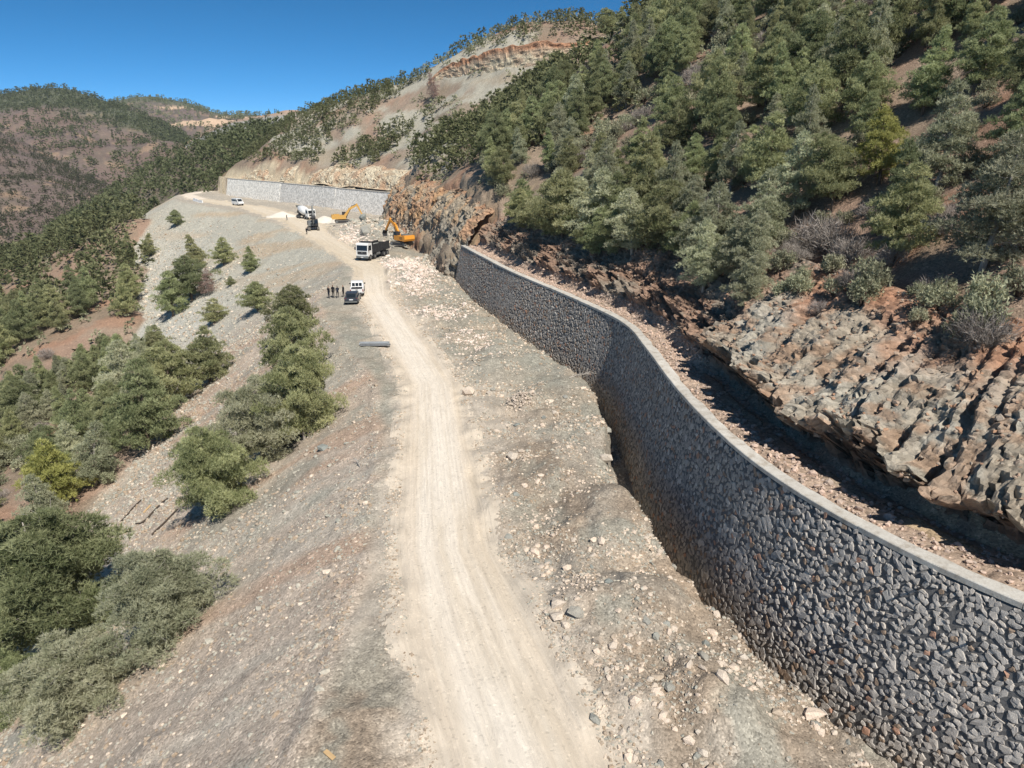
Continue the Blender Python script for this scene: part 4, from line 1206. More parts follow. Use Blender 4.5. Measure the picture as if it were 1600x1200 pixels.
# bare ground in the photo (no trees there)
BARE = [
    [(675, 150), (690, 110), (760, 75), (985, 45), (965, 80), (870, 118), (800, 140), (770, 165), (705, 165)],
    [(690, 110), (700, 150), (600, 200), (540, 235), (505, 272), (488, 262), (520, 215), (600, 160)],
    [(745, 150), (770, 165), (700, 182), (640, 228), (600, 282), (565, 292), (585, 258), (640, 205), (700, 160)],
    [(925, 190), (1015, 190), (1020, 265), (960, 275), (925, 235)], [(1055, 120), (1120, 95), (1130, 150), (1085, 195), (1050, 190)],
    [(1120, 450), (1300, 418), (1480, 425), (1600, 420), (1700, 420), (1700, 900), (1120, 900)], [(590, 300), (700, 330), (780, 350), (860, 430), (860, 520), (560, 520)],
    [(0, 585), (40, 540), (130, 500), (290, 480), (300, 512), (120, 590), (60, 605), (0, 610)], [(125, 610), (170, 615), (165, 660), (130, 650)],
    [(1095, 450), (1050, 470), (960, 450), (900, 420), (880, 500), (1100, 600)],
]
TREES = []        # px py zc x y z h kind width label group
def add_tree(p, h, kind, w, label, group):
    q = project(np.array(p)); TREES.append(dict(p=p, h=h, kind=kind, w=w, label=label, group=group, px=float(q[0]), py=float(q[1]), zc=float(q[2])))
for (fx, fy, hp, kind, w, label) in ONE_TREES:
    p = survey(fx, fy)
    if p is None: continue
    zc = project(p)[2]
    el = math.atan2(CAM_H - p[2], math.hypot(p[0], p[1]))
    h = hp * zc / FPX / max(math.cos(el), 0.5)
    add_tree(p, min(h, 11.0), kind, w, label, None)
one_xy = np.array([t['p'][:2] for t in TREES])

def scatter(pts, kinds, hmin, hmax, thin, seed, label_f, side):
    r = np.random.default_rng(seed)
    g = ground_full(pts[:, 0], pts[:, 1])
    P = np.stack([pts[:, 0], pts[:, 1], g['z']], 1)
    px, py, zc = project(P)
    ok = (zc > 12) & (px > -60) & (px < 1680) & (py > -25) & (py < 1320)
    if side == 'W': ok &= (g['sr'] > 9.0) & (px < 640) & (px > 380)
    elif side == 'R': ok &= (g['sr'] > 9.0) & (g['natR'] > 0.6)
    else: ok &= (g['sl'] > 4) & (g['natL'] > 0.55)
    for poly in BARE: ok &= ~in_poly(px, py - 4, poly)
    cl = fbm(pts[:, 0] / 16, pts[:, 1] / 16, 3, seed + 3)
    ok &= r.uniform(0, 1, len(pts)) < np.clip(thin + (cl - 0.5) * 1.6, 0.1, 1)
    for i in np.nonzero(ok)[0]:
        if np.min(np.hypot(*(one_xy - P[i, :2]).T)) < 3.5: continue
        h = r.uniform(hmin, hmax) * (0.8 + 0.4 * cl[i]) * (1.0 if P[i, 1] < 240 or side == 'L' else 0.75)
        lab, grp = label_f(px[i], py[i], P[i])
        kd = kinds[r.integers(0, len(kinds))]
        add_tree(P[i], h, kd, r.uniform(0.7, 0.94), LOOK[kd] + ' pine ' + lab, grp)

LOOK = dict(a='dark bushy', b='broad round', c='tall slender', d='small dense', e='pale grey-green', f='pale thin-crowned', g='yellow-green', k='flat-topped', near1='bushy', near2='grey-green', dead='dead')
def lab_right(px, py, p):
    if px < 620: return 'on the hillside above the pale far wall', 'pines above the far wall'
    if px < 860 and py > 190:
        w = 'beside the excavation cliff' if px < 720 else 'above the wall end'
        return w + (' at the lip' if py > 280 else ' higher up'), 'pines above the excavation'
    if py > 330: return 'at the cutting edge ' + ('above the far wall half' if px < 1000 else 'above the wall bend' if px < 1180 else 'above the raked rock'), 'pines along the top of the cutting'
    col = 'below the upper road cut' if px < 1060 else 'in the mid right hillside' if px < 1330 else 'on the far right hillside'
    row = 'at the picture top' if py < 45 else 'high up' if py < 120 else 'half way up' if py < 220 else 'low down'
    return row + ' ' + col, 'pines below the upper road' if px < 1060 else 'pines of the right hillside stand'
def lab_left(px, py, p):
    col = 'near the left edge' if px < 110 else 'near the scree' if px > 200 else 'mid wood'
    if py < 360: return 'beyond the far bend ' + col, 'pines beyond the far bend'
    if py < 430: return 'in the far left wood ' + col, 'pines below the grey fan'
    if py < 520: return 'above the red bare soil ' + col, 'pines below the grey fan'
    if py < 680: return 'just below the red bare soil ' + col, 'pines of the left slope'
    return 'on the lower left slope ' + col, 'pines of the left slope'
def spread_labels(items):
    """items with the same label: name them by order across the picture when there are two or three, else by row end"""
    by = {}
    for it in items: by.setdefault(it['label'], []).append(it)
    for lab, L in by.items():
        if len(L) < 2: continue
        L.sort(key=lambda q: q['px'])
        n = len(L)
        words = {2: ['left of two', 'right of two'], 3: ['leftmost of three', 'middle of three', 'rightmost of three']}.get(n)
        if words is None:
            o_ = ['first', 'second', 'third', 'fourth', 'fifth', 'sixth', 'seventh', 'eighth', 'ninth', 'tenth', 'eleventh', 'twelfth', 'thirteenth', 'fourteenth']
            if n > 28: continue
            words = [o_[i] + ' from left' if i < (n + 1) // 2 else (o_[n - 1 - i] + ' from right' if i < n - 1 else 'rightmost') for i in range(n)]
        for w, it in zip(words, L): it['label'] = lab + ', ' + w
scatter(poisson(-60, 170, 14, 150, 4.6, 31), 'aaccfefdcbd', 4.8, 8.6, 0.82, 33, lab_right, 'R')
scatter(poisson(-170, 170, 150, 330, 5.4, 35), 'aabccdfbe', 4.0, 7.0, 0.85, 37, lab_right, 'R')
scatter(poisson(-160, -25, 226, 420, 4.6, 48), 'aacbd', 4.5, 7.5, 0.55, 49, lab_right, 'W')
scatter(poisson(-260, -20, 14, 150, 5.0, 39), 'aaccdefb', 4.5, 8.0, 0.95, 41, lab_left, 'L')
scatter(poisson(-330, -80, 150, 420, 7.0, 43), 'aaccdb', 6.0, 11.0, 0.72, 45, lab_left, 'L')

rl_ = np.random.default_rng(47)
for j in range(60, CLIFF.shape[0], 22):
    p = CLIFF[min(j + int(rl_.integers(-8, 8)), CLIFF.shape[0] - 1), int(rl_.integers(44, 74))]
    if p[1] < 47 or p[1] > 111 or rl_.uniform() < 0.12: continue
    px, py, zc = project(p)
    kd = 'ebdebad'[rl_.integers(0, 7)]
    add_tree(p.copy(), rl_.uniform(3.8, 6.6), kd, rl_.uniform(0.95, 1.2), LOOK[kd] + ' pine over the cut ' + ('behind the far wall half' if px < 950 else 'behind the wall bend'), 'pines along the top of the cutting')
order = sorted(range(len(TREES)), key=lambda i: -(TREES[i]['h'] / TREES[i]['zc']) - (10 if TREES[i]['group'] is None else 0))
single_t, mass_t = order[:300], order[300:]
rr_ = random.Random(5)
spread_labels([TREES[i] for i in single_t])
def visible_px(t): return -80 < t['px'] < 1680
for i in single_t:
    t = TREES[i]
    p = t['p'].copy(); p[2] -= 0.15
    sc = t['h'] / PINE_H[t['kind']]
    nm = 'dead_pine' if t['kind'] == 'dead' else 'pine_tree'
    place_plant(nm, PINE[t['kind']], ('trunk', 'crown'), p, sc, rr_.uniform(0, 6.28), t['label'], 'tree', t['group'], (rr_.uniform(-.06, .06), rr_.uniform(-.06, .06)), t['w'])

def low_pine(r, h, k=110, nb=5):
    """light version for far woods: leaf clumps and a trunk"""
    u = r.uniform(0, 1, k); a = r.uniform(0, 6.28, k)
    R = h * 0.3 * (1 - u) ** 0.7 * r.uniform(0.5, 1.1, k) + 0.1
    p = np.stack([np.cos(a) * R, np.sin(a) * R, h * (0.12 + 0.86 * u)], 1)
    pos = np.repeat(p, nb, 0)
    dd = np.repeat(np.stack([np.cos(a), np.sin(a), np.full(k, 0.5)], 1), nb, 0) + r.normal(size=(k * nb, 3)) * 0.9
    v, f = blades(pos, dd, np.full(k * nb, h * 0.9 / math.sqrt(k)), np.full(k * nb, h * 0.48 / math.sqrt(k)), r)
    t = np.repeat(np.clip(r.normal(0.42, 0.16, k), 0, 1), nb * 3)
    return v, f, t

def far_mass(name, pts, hs, mat, label, cat, seed, k=13, nb=4):
    r = np.random.default_rng(seed)
    lib = [low_pine(r, 1.0, k, nb) for _ in range(10)]
    V, F, T = [], [], []; b = 0
    for p, h in zip(pts, hs):
        v, f, t = lib[r.integers(0, 10)]
        a = r.uniform(0, 6.28); c, s = math.cos(a), math.sin(a)
        vv = v @ np.array([[c, s, 0], [-s, c, 0], [0, 0, 1]]) * h * np.array([r.uniform(.9, 1.3)] * 2 + [1])
        V.append(vv + p); F.append(f + b); b += len(v); T.append(np.clip(t + r.normal(0, .1), 0, 1))
    o = np_mesh(name, np.vstack(V), np.vstack(F), MAT[mat], None, {'tuft': np.concatenate(T)}, smooth=False)
    tag(o, label, cat, kind='stuff')
    return o
if mass_t:
    far_mass('distant_pines', [TREES[i]['p'] - np.array([0, 0, 0.2]) for i in mass_t], [TREES[i]['h'] for i in mass_t], 'far_needles', 'many distant pines merging into woods on the slopes', 'wood', 51, 38, 5)

# scrub and woods of the far hills
def hill_points(H, count, seed, tmin=0.02, tmax=2.6):
    r = np.random.default_rng(seed)
    ok = (H['tv'] > tmin) & (H['tv'] < tmax)
    px, py, zc = project(H['P'])
    ok &= (px > -150) & (px < 1750)
    w = np.where(ok, np.maximum(H['bush'], 0), 0) * zc ** 1.0
    i = r.choice(len(w), count, p=w / w.sum())
    P = H['P'][i]
    return P + r.normal(0, 1.2, P.shape) * np.array([1.5, 1.5, 0.15])
for nm, key, cnt, hlo, hhi, mat, lab in (('far_woods', 'forest', 2600, 5, 10, 'far_needles', 'dark woods and scrub over the forested far hill'), ('far_scrub', 'left', 3600, 2.0, 4.8, 'far_leaves', 'dark scrub dotted over the reddish left valley hill'),
                                         ('far_woods', 'back', 1200, 7, 13, 'far_needles', 'woods along the farthest hill on the skyline'), ('ridge_scrub', 'scree', 160, 3, 6, 'far_leaves', 'sparse scrub on the far grey ridge'),
                                         ('ridge_woods', 'mid', 1500, 2.5, 7.5, 'far_needles', 'woods over the middle ridge beyond the far bend')):
    pts = hill_points(HILLS[key], cnt, 60 + cnt)
    far_mass(nm, pts, np.random.default_rng(cnt).uniform(hlo, hhi, cnt), mat, lab, 'scrub' if 'scrub' in nm else 'woods', 70 + cnt)

# shrubs among the trees and on the cutting lip
def scatter_shrubs():
    r = np.random.default_rng(81)
    out = []
    for pts, side, thin in ((poisson(0, 130, 12, 120, 2.4, 82), 'R', 0.42), (poisson(-140, 110, 110, 330, 3.6, 83), 'R', 0.5), (poisson(-120, -20, 14, 130, 3.2, 84), 'L', 0.40), (poisson(-240, -60, 120, 300, 5.0, 85), 'L', 0.4)):
        g = ground_full(pts[:, 0], pts[:, 1])
        P = np.stack([pts[:, 0], pts[:, 1], g['z']], 1)
        px, py, zc = project(P)
        ok = (zc > 10) & (px > -30) & (px < 1640) & (py > -10) & (py < 1240)
        ok &= ((g['sr'] > 8.5) & (g['natR'] > 0.4)) if side == 'R' else ((g['sl'] > 4) & (g['natL'] > 0.3))
        chute = in_poly(px, py, BARE[0]) | in_poly(px, py, BARE[1]) | in_poly(px, py, BARE[2])
        t = np.where(chute, 0.12, thin)
        ok &= r.uniform(0, 1, len(pts)) < t
        for i in np.nonzero(ok)[0]:
            out.append((P[i], r.uniform(0.7, 1.5) * (1.0 if zc[i] < 90 else 1.5), px[i], py[i], zc[i]))
    out.sort(key=lambda q: -q[1] / q[4])
    return out
SHRUBS = scatter_shrubs()
rs = random.Random(9)
recs = []
for q, (p, sc, px, py, zc) in enumerate(SHRUBS[:300]):
    dry = rs.random() < (0.42 if 1000 < px and py > 330 else 0.2)
    kind = rs.choice(['dry', 'dry2']) if dry else rs.choice('abc')
    if px > 480: where, grp = lab_right(px, py, p) if py <= 420 else (('on the soil above the raked rock ' + ('left part' if px < 1300 else 'middle part' if px < 1450 else 'right part')), 'cutting top')
    else: where, grp = lab_left(px, py, p)
    recs.append(dict(label=(dict(dry='dry twiggy shrub ', dry2='small dry shrub ', a='grey-green shrub ', b='wide low shrub ', c='upright green shrub ')[kind]) + where, px=px, p=p, sc=sc, kind=kind, dry=dry, grp=grp.replace('pines', 'shrubs')))
spread_labels(recs)
for q in recs:
    place_plant('dry_shrub' if q['dry'] else 'shrub', SHRUB[q['kind']], ('stems', 'foliage'), q['p'] - np.array([0, 0, 0.05]), q['sc'], rs.uniform(0, 6.28), q['label'], 'shrub', ('dry ' if q['dry'] else 'green ') + q['grp'])
rest = SHRUBS[300:]
if rest:
    far_mass('hillside_scrub', [q[0] for q in rest], [1.5 * q[1] for q in rest], 'shrub_leaves', 'small scrub dotted between the trees of the slopes', 'scrub', 87)
# bushes rooted on the soil above the raked rock
rb = random.Random(29)
brec = []
for q in range(150):
    j = rb.randrange(60, CLIFF.shape[0] - 30); v = rb.choice([66, 70, 74, 78, 82, 86])
    p = CLIFF[j, v]
    if p[1] < 9 or p[1] > 108 or (p[1] < 40 and v < 72): continue
    dry = rb.random() < 0.4
    brec.append(dict(p=p, dry=dry, px=float(project(p)[0]), kind=rb.choice(['dry', 'dry2']) if dry else rb.choice('abc'), label=''))
for q in brec:
    y = q['p'][1]
    q['label'] = dict(dry='dry grey twiggy bush', dry2='small dry bush', a='grey-green bush', b='wide low bush', c='upright green bush')[q['kind']] + ' on the soil above ' + ('the raked rock' if y < 44 else 'the wall bend' if y < 66 else 'the far wall half')
spread_labels(brec)
for q in brec:
    place_plant('dry_shrub' if q['dry'] else 'shrub', SHRUB[q['kind']], ('stems', 'foliage'), q['p'] - np.array([0, 0, 0.1]), rb.uniform(0.6, 1.4), rb.uniform(0, 6.28), q['label'], 'shrub', ('dry' if q['dry'] else 'green') + ' bushes above the cutting')
for fx, fy, sc in ((1275, 392, 2.3), (1305, 400, 2.0), (1245, 415, 1.8), (1330, 412, 1.6)):
    p = survey(fx, fy)
    place_plant('dead_bush', SHRUB['dry'], ('stems', 'foliage'), p, sc, fx, {1275: 'tallest bleached dead bush in the tangle above the raked rock', 1305: 'bleached dead bush right of the tallest in the tangle', 1245: 'bleached dead bush at the left of the tangle', 1330: 'smallest bleached dead bush at the right of the tangle'}[fx], 'shrub', 'bleached dead bushes')
print('TREES', len(TREES), 'SHRUBS', len(SHRUBS))
# ---------------------------------------------------------------- loose stone
_ico_v = None
def rock_protos(n, seed):
    r = np.random.default_rng(seed)
    bm = bmesh.new(); bmesh.ops.create_icosphere(bm, subdivisions=1, radius=1.0)
    v0 = np.array([v.co[:] for v in bm.verts]); f0 = np.array([[v.index for v in f.verts] for f in bm.faces]); bm.free()
    out = []
    for _ in range(n):
        v = v0 * r.uniform(0.72, 1.22, (len(v0), 1))
        for _k in range(3):                       # broken faces
            d = r.normal(size=3); d /= np.linalg.norm(d); c = r.uniform(0.45, 0.7)
            q = v @ d; v = v - np.maximum(q - c, 0)[:, None] * d
        v = v * np.array([1.0, r.uniform(0.6, 0.95), r.uniform(0.45, 0.8)])
        out.append(v)
    return np.array(out), f0
RP, RF = rock_protos(24, 301)
def chip_protos(n, seed):
    r = np.random.default_rng(seed)
    v0 = np.array([(x, y, z) for z in (-1, 1) for y in (-1, 1) for x in (-1, 1)], float) * 0.72
    f = []
    for q in ((0, 2, 3, 1), (4, 5, 7, 6), (0, 1, 5, 4), (2, 6, 7, 3), (0, 4, 6, 2), (1, 3, 7, 5)): f += [(q[0], q[1], q[2]), (q[0], q[2], q[3])]
    return np.array([(v0 + r.uniform(-0.34, 0.34, v0.shape)) * np.array([1.1, r.uniform(0.6, 0.95), r.uniform(0.4, 0.75)]) for _ in range(n)]), np.array(f)
CP, CF = chip_protos(30, 303)

def rock_field(name, pos, size, col, label, seed, cat='rubble'):
    """many loose stones as one mass"""
    r = np.random.default_rng(seed)
    Vs, Fs, Cs, base = [], [], [], 0
    for protos, faces, m in ((CP, CF, size < 0.09), (RP, RF, size >= 0.09)):
        if not m.any(): continue
        v, f, c = _stones(r, pos[m], size[m], col[m], protos, faces)
        Vs.append(v); Fs.append(f + base); Cs.append(c); base += len(v)
    o = np_mesh(name, np.vstack(Vs), np.vstack(Fs), MAT['rock'], np.vstack(Cs), smooth=False)
    return tag(o, label, cat, kind='stuff')

def _stones(r, pos, size, col, RP, RF):
    n = len(pos)
    pi = r.integers(0, len(RP), n)
    v = RP[pi] * size[:, None, None]
    a = r.uniform(0, 6.283, n); t = r.normal(0, 0.35, n)
    ca, sa, ct, st = np.cos(a), np.sin(a), np.cos(t), np.sin(t)
    y = v[..., 1] * ct[:, None] - v[..., 2] * st[:, None]; z = v[..., 1] * st[:, None] + v[..., 2] * ct[:, None]
    x = v[..., 0]
    X = x * ca[:, None] - y * sa[:, None]; Y = x * sa[:, None] + y * ca[:, None]
    V = np.stack([X, Y, z], -1) + pos[:, None, :]
    nv = RP.shape[1]
    F = (RF[None] + (np.arange(n) * nv)[:, None, None]).reshape(-1, 3)
    return V.reshape(-1, 3), F, np.repeat(col, nv, 0)

PALE1, PALE2, GR1, GR2, DRT = S(226, 206, 184), S(202, 188, 170), S(160, 158, 146), S(184, 176, 160), S(164, 144, 122)
def rock_cols(r, n, pale, grey):
    u = r.uniform(0, 1, n); w = r.uniform(0, 1, n)[:, None]
    return np.where((u < pale)[:, None], lerp(PALE1, PALE2, w), np.where((u < pale + grey)[:, None], lerp(GR1, GR2, w), lerp(DRT, C_DUST, w * 0.6)))

BIG = []      # stones large enough to be things of their own
def put(xy, size, sink=0.25):
    g = ground_full(xy[:, 0], xy[:, 1])
    return np.stack([xy[:, 0], xy[:, 1], g['z'] + size * (0.30 - sink)], 1), g

def rocks():
    r = np.random.default_rng(311)
    # right shoulder between track and trench
    n = 40000
    y = 12 + 102 * r.uniform(0, 1, n) ** 1.7
    rr = np.interp(y, ROAD_Y, ROAD_R); o_ = np.argsort(TRENCH[:, 1]); xt = np.interp(y, TRENCH[o_, 1], TRENCH[o_, 0])
    x = rr + (xt - rr + 1.6) * r.uniform(0.02, 1.0, n)
    d = fbm(x / 2.0, y / 2.0, 4, 315)
    ok = r.uniform(0, 1, n) < np.clip(sst(0.44, 0.62, d) * 1.2 + 0.09, 0, 1) * sst(0.0, 2.2, x - rr + 0.3)
    x, y, d = x[ok], y[ok], d[ok]; n = len(x)
    size = np.exp(r.normal(math.log(0.05), 0.62, n)) * (1 + y / 150)
    size = np.clip(size, 0.02, 0.34)
    pos, g = put(np.stack([x, y], 1), size)
    big = size * 2 / (y + 6) > 0.0075
    big &= r.uniform(0, 1, n) < 0.9
    for p, s in zip(pos[big], size[big]): BIG.append((p, s, 'shoulder'))
    rock_field('shoulder_rubble', pos[~big], size[~big], rock_cols(r, (~big).sum(), 0.24, 0.34), 'loose pale and grey stones over the ground between track and wall', 317)
    # windrows of loose gravel along the track edges
    n = 9000
    y = 12 + 90 * r.uniform(0, 1, n) ** 1.6
    e = np.where(r.uniform(0, 1, n) < 0.5, np.interp(y, ROAD_Y, ROAD_L) - np.abs(r.normal(0.2, 0.5, n)), np.interp(y, ROAD_Y, ROAD_R) + np.abs(r.normal(0.2, 0.6, n)))
    size = np.clip(np.exp(r.normal(math.log(0.028), 0.45, n)) * (1 + y / 60), 0.015, 0.14)
    pos, g = put(np.stack([e, y], 1), size, 0.1)
    k = fbm(e / 1.5, y / 1.5, 3, 319) > 0.46
    rock_field('edge_gravel', pos[k], size[k], rock_cols(r, k.sum(), 0.25, 0.3), 'fine gravel swept along both edges of the track', 320, 'gravel')
    # fill slope left of the track
    n = 66000
    y = 10 + 105 * r.uniform(0, 1, n) ** 1.5
    dist = 0.3 + 36 * r.uniform(0, 1, n) ** 1.3
    xl = np.interp(y, BREAK[:, 1], BREAK[:, 0])
    x = xl - dist * 1.06
    d = fbm(x / 3.0, y / 3.0, 4, 321)
    ok = r.uniform(0, 1, n) < np.clip(sst(0.35, 0.65, d) * 0.6 + sst(8, 22, dist) * 0.35, 0.12, 1)
    x, y, dist = x[ok], y[ok], dist[ok]; n = len(x)
    size = np.clip(np.exp(r.normal(math.log(0.046), 0.5, n)) * (1 + y / 80) * (1 + dist / 30), 0.02, 0.30)
    pos, g = put(np.stack([x, y], 1), size)
    px, py, zc = project(pos)
    k = (px > -40) & (px < 1640) & (py < 1260) & (g['natL'] < 0.6)
    pos, size = pos[k], size[k]; n = len(pos)
    rock_field('slope_scree', pos, size, rock_cols(r, n, 0.09, 0.46), 'grey and tan stones over the embankment below the track', 327, 'scree')
    # far fan of scree
    n = 9000
    y = r.uniform(108, 285, n); dist = 1 + 34 * r.uniform(0, 1, n) ** 0.7
    x = np.interp(y, BREAK[:, 1], BREAK[:, 0]) - dist * 1.2
    size = np.clip(np.exp(r.normal(math.log(0.16), 0.45, n)) * (0.7 + dist / 26), 0.08, 0.7)
    pos, g = put(np.stack([x, y], 1), size)
    k = (g['natL'] < 0.7) & (g['sl'] > 0.5)
    rock_field('fan_scree', pos[k], size[k], rock_cols(r, k.sum(), 0.1, 0.75), 'grey blocks and gravel over the far fan below the bend', 329, 'scree')
    # pale broken limestone tipped beside the track
    P, Sz, Cc = [], [], []
    for mx, my, ax, ay, cnt, s0 in ((-17.5, 121, 3.2, 8.0, 1500, 0.19), (-20.5, 130, 2.6, 5.0, 700, 0.2), (-14.5, 106, 2.6, 5.5, 650, 0.17), (-9.0, 88, 3.0, 4.0, 420, 0.14), (-30, 150, 3.0, 9, 420, 0.22), (-36.5, 165, 2.2, 8, 420, 0.25), (-4.5, 74, 2.2, 5, 260, 0.12)):
        q = r.normal(size=(cnt, 2)) * np.array([ax, ay]) * 0.6 + np.array([mx, my]) + np.array([-0.22, 1.0]) * 0 
        q[:, 0] -= (q[:, 1] - my) * 0.24
        s = np.clip(np.exp(r.normal(math.log(s0), 0.45, cnt)), 0.06, 0.6)
        on = ground_full(q[:, 0], q[:, 1])['onroad'] < 0.4
        p, g = put(q[on], s[on]); P.append(p); Sz.append(s[on]); w = r.uniform(0, 1, on.sum())[:, None]
        c = lerp(S(232, 216, 202), S(206, 186, 170), w); Cc.append(c)
    rock_field('tipped_limestone', np.vstack(P), np.concatenate(Sz), np.vstack(Cc), 'pale pinkish broken limestone tipped along the right of the track near the dump truck', 333)
    # small heap of pale stones on the shoulder
    P, Sz = [], []
    for mx, my, rad, cnt in ((0.6, 54.3, 1.15, 260), (1.4, 35.8, 0.9, 70), (3.2, 28.5, 0.9, 60), (0.4, 43.6, 1.0, 60), (3.6, 39, 1.3, 90), (3.9, 45, 1.0, 50)):
        q = r.normal(size=(cnt, 2)) * rad * np.array([0.62, 0.75]) + np.array([mx, my])
        s = np.clip(np.exp(r.normal(math.log(0.115 if my > 50 else 0.075), 0.4, cnt)), 0.04, 0.3)
        p, g = put(q, s); h = np.exp(-(((q - [mx, my]) / rad) ** 2).sum(1) * 1.2) * 0.45 * (my > 50)
        p[:, 2] += h * r.uniform(0.3, 1, cnt); P.append(p); Sz.append(s)
    P = np.vstack(P); Sz = np.concatenate(Sz); w = r.uniform(0, 1, len(P))[:, None]
    big = Sz > 0.15
    for p, s in zip(P[big], Sz[big]): BIG.append((p, s, 'heap'))
    rock_field('stone_heaps', P[~big], Sz[~big], lerp(S(220, 200, 180), S(176, 164, 150), w[~big]), 'small heaps of pale broken stone on the shoulder beside the track', 337)
    # rubble backfill on the shelf behind the wall
    n = 7000
    j = r.integers(0, CLIFF.shape[0], n); q = r.integers(0, 20, n)
    pos = CLIFF[j, q] + r.normal(0, 0.06, (n, 3)) * np.array([1, 1, 0.3])
    keep = pos[:, 1] > 8
    pos = pos[keep]; n = len(pos)
    size = np.clip(np.exp(r.normal(math.log(0.07), 0.5, n)), 0.03, 0.3)
    pos[:, 2] += size * 0.25
    rock_field('backfill_rubble', pos, size, lerp(S(214, 186, 166), S(172, 156, 142), r.uniform(0, 1, n)[:, None]), 'pinkish rubble backfill along the top of the retaining wall', 341)
    # blocks fallen on the raked slope and its foot
    n = 5200
    j = r.integers(0, CLIFF.shape[0], n); q = r.integers(30, 84, n)
    pos = CLIFF[j, q] + r.normal(0, 0.05, (n, 3)); k = pos[:, 1] > 8
    pos = pos[k]; n = len(pos); size = np.clip(np.exp(r.normal(math.log(0.085), 0.5, n)), 0.03, 0.32)
    rock_field('cutting_blocks', pos, size, lerp(S(164, 150, 134), S(176, 136, 108), (r.uniform(0, 1, n) ** 1.5)[:, None]), 'angular blocks and chips clinging to the rock cutting', 343, 'rubble')
    # excavation spoil
    n = 2600
    q = np.vstack([r.normal(size=(1500, 2)) * [4.5, 6.0] + [-34, 175], r.normal(size=(700, 2)) * [3.0, 5] + [-27, 162], r.normal(size=(400, 2)) * [2.5, 4] + [-15, 128]])
    size = np.clip(np.exp(r.normal(math.log(0.24), 0.5, n)), 0.08, 1.1)
    pos, g = put(q, size)
    k = (g['onroad'] < 0.3)
    rock_field('excavation_spoil', pos[k], size[k], rock_cols(r, k.sum(), 0.22, 0.7), 'grey-green broken rock spoil around the excavators', 347)
rocks()
RMESH = {}
for kind in ('pale_rock', 'grey_rock'):
    L = []
    for q in range(14):
        v = RP[q]
        me = bpy.data.meshes.new('rock'); me.from_pydata(v.tolist(), [], RF.tolist()); me.materials.append(MAT[kind]); me.update(); L.append(me)
    RMESH[kind] = L
rr3 = random.Random(17)
BIG = [b for b in BIG if 0 < project(b[0])[0] < 1600 and project(b[0])[1] < 1198]
BIG.sort(key=lambda b: -b[1] / (b[0][1] + 5))
rrec = []
for p, s, where in BIG[:280]:
    pale = rr3.random() < 0.8 or where == 'heap'
    px, py, zc = project(p)
    size = 'large ' if s > 0.24 else 'small ' if s < 0.13 else ''
    if where == 'heap': lab, grp = size + 'pale stone in the ' + ('heap beside the dirt track' if p[1] > 50 else 'loose pile before the trench'), 'stones of the small heaps'
    else:
        row = 'at the bottom edge' if py > 1165 else 'just above the bottom edge' if py > 1105 else 'near the bottom' if py > 1045 else 'beside the rough wall part' if py > 960 else 'on the dirt mound' if py > 860 else 'between track and trench' if py > 720 else 'level with the small stone heap' if py > 590 else 'on the grey shoulder before the bend'
        xt = np.interp(p[1], TRENCH[np.argsort(TRENCH[:, 1]), 1], TRENCH[np.argsort(TRENCH[:, 1]), 0]); xr = np.interp(p[1], ROAD_Y, ROAD_R)
        u = (p[0] - xr) / (xt - xr)
        lab = size + ('pale rock ' if pale else 'grey rock ') + row + (' by the track' if u < 0.2 else ' nearer the track' if u < 0.42 else ' by the trench' if u > 0.82 else ' nearer the trench' if u > 0.6 else ' midway')
        grp = 'pale rocks of the shoulder' if pale else 'grey rocks of the shoulder'
    rrec.append(dict(p=p, s=s, pale=pale, label=lab, grp=grp, px=float(px)))
spread_labels(rrec)
for q in rrec:
    o = bpy.data.objects.new('rock', RMESH['pale_rock' if q['pale'] else 'grey_rock'][rr3.randrange(14)])
    s = q['s']; o.location = q['p']; o.scale = (s, s, s); o.rotation_euler = (rr3.uniform(-.4, .4), rr3.uniform(-.4, .4), rr3.uniform(0, 6.28)); COL.objects.link(o)
    tag(o, q['label'], 'rock', q['grp'])
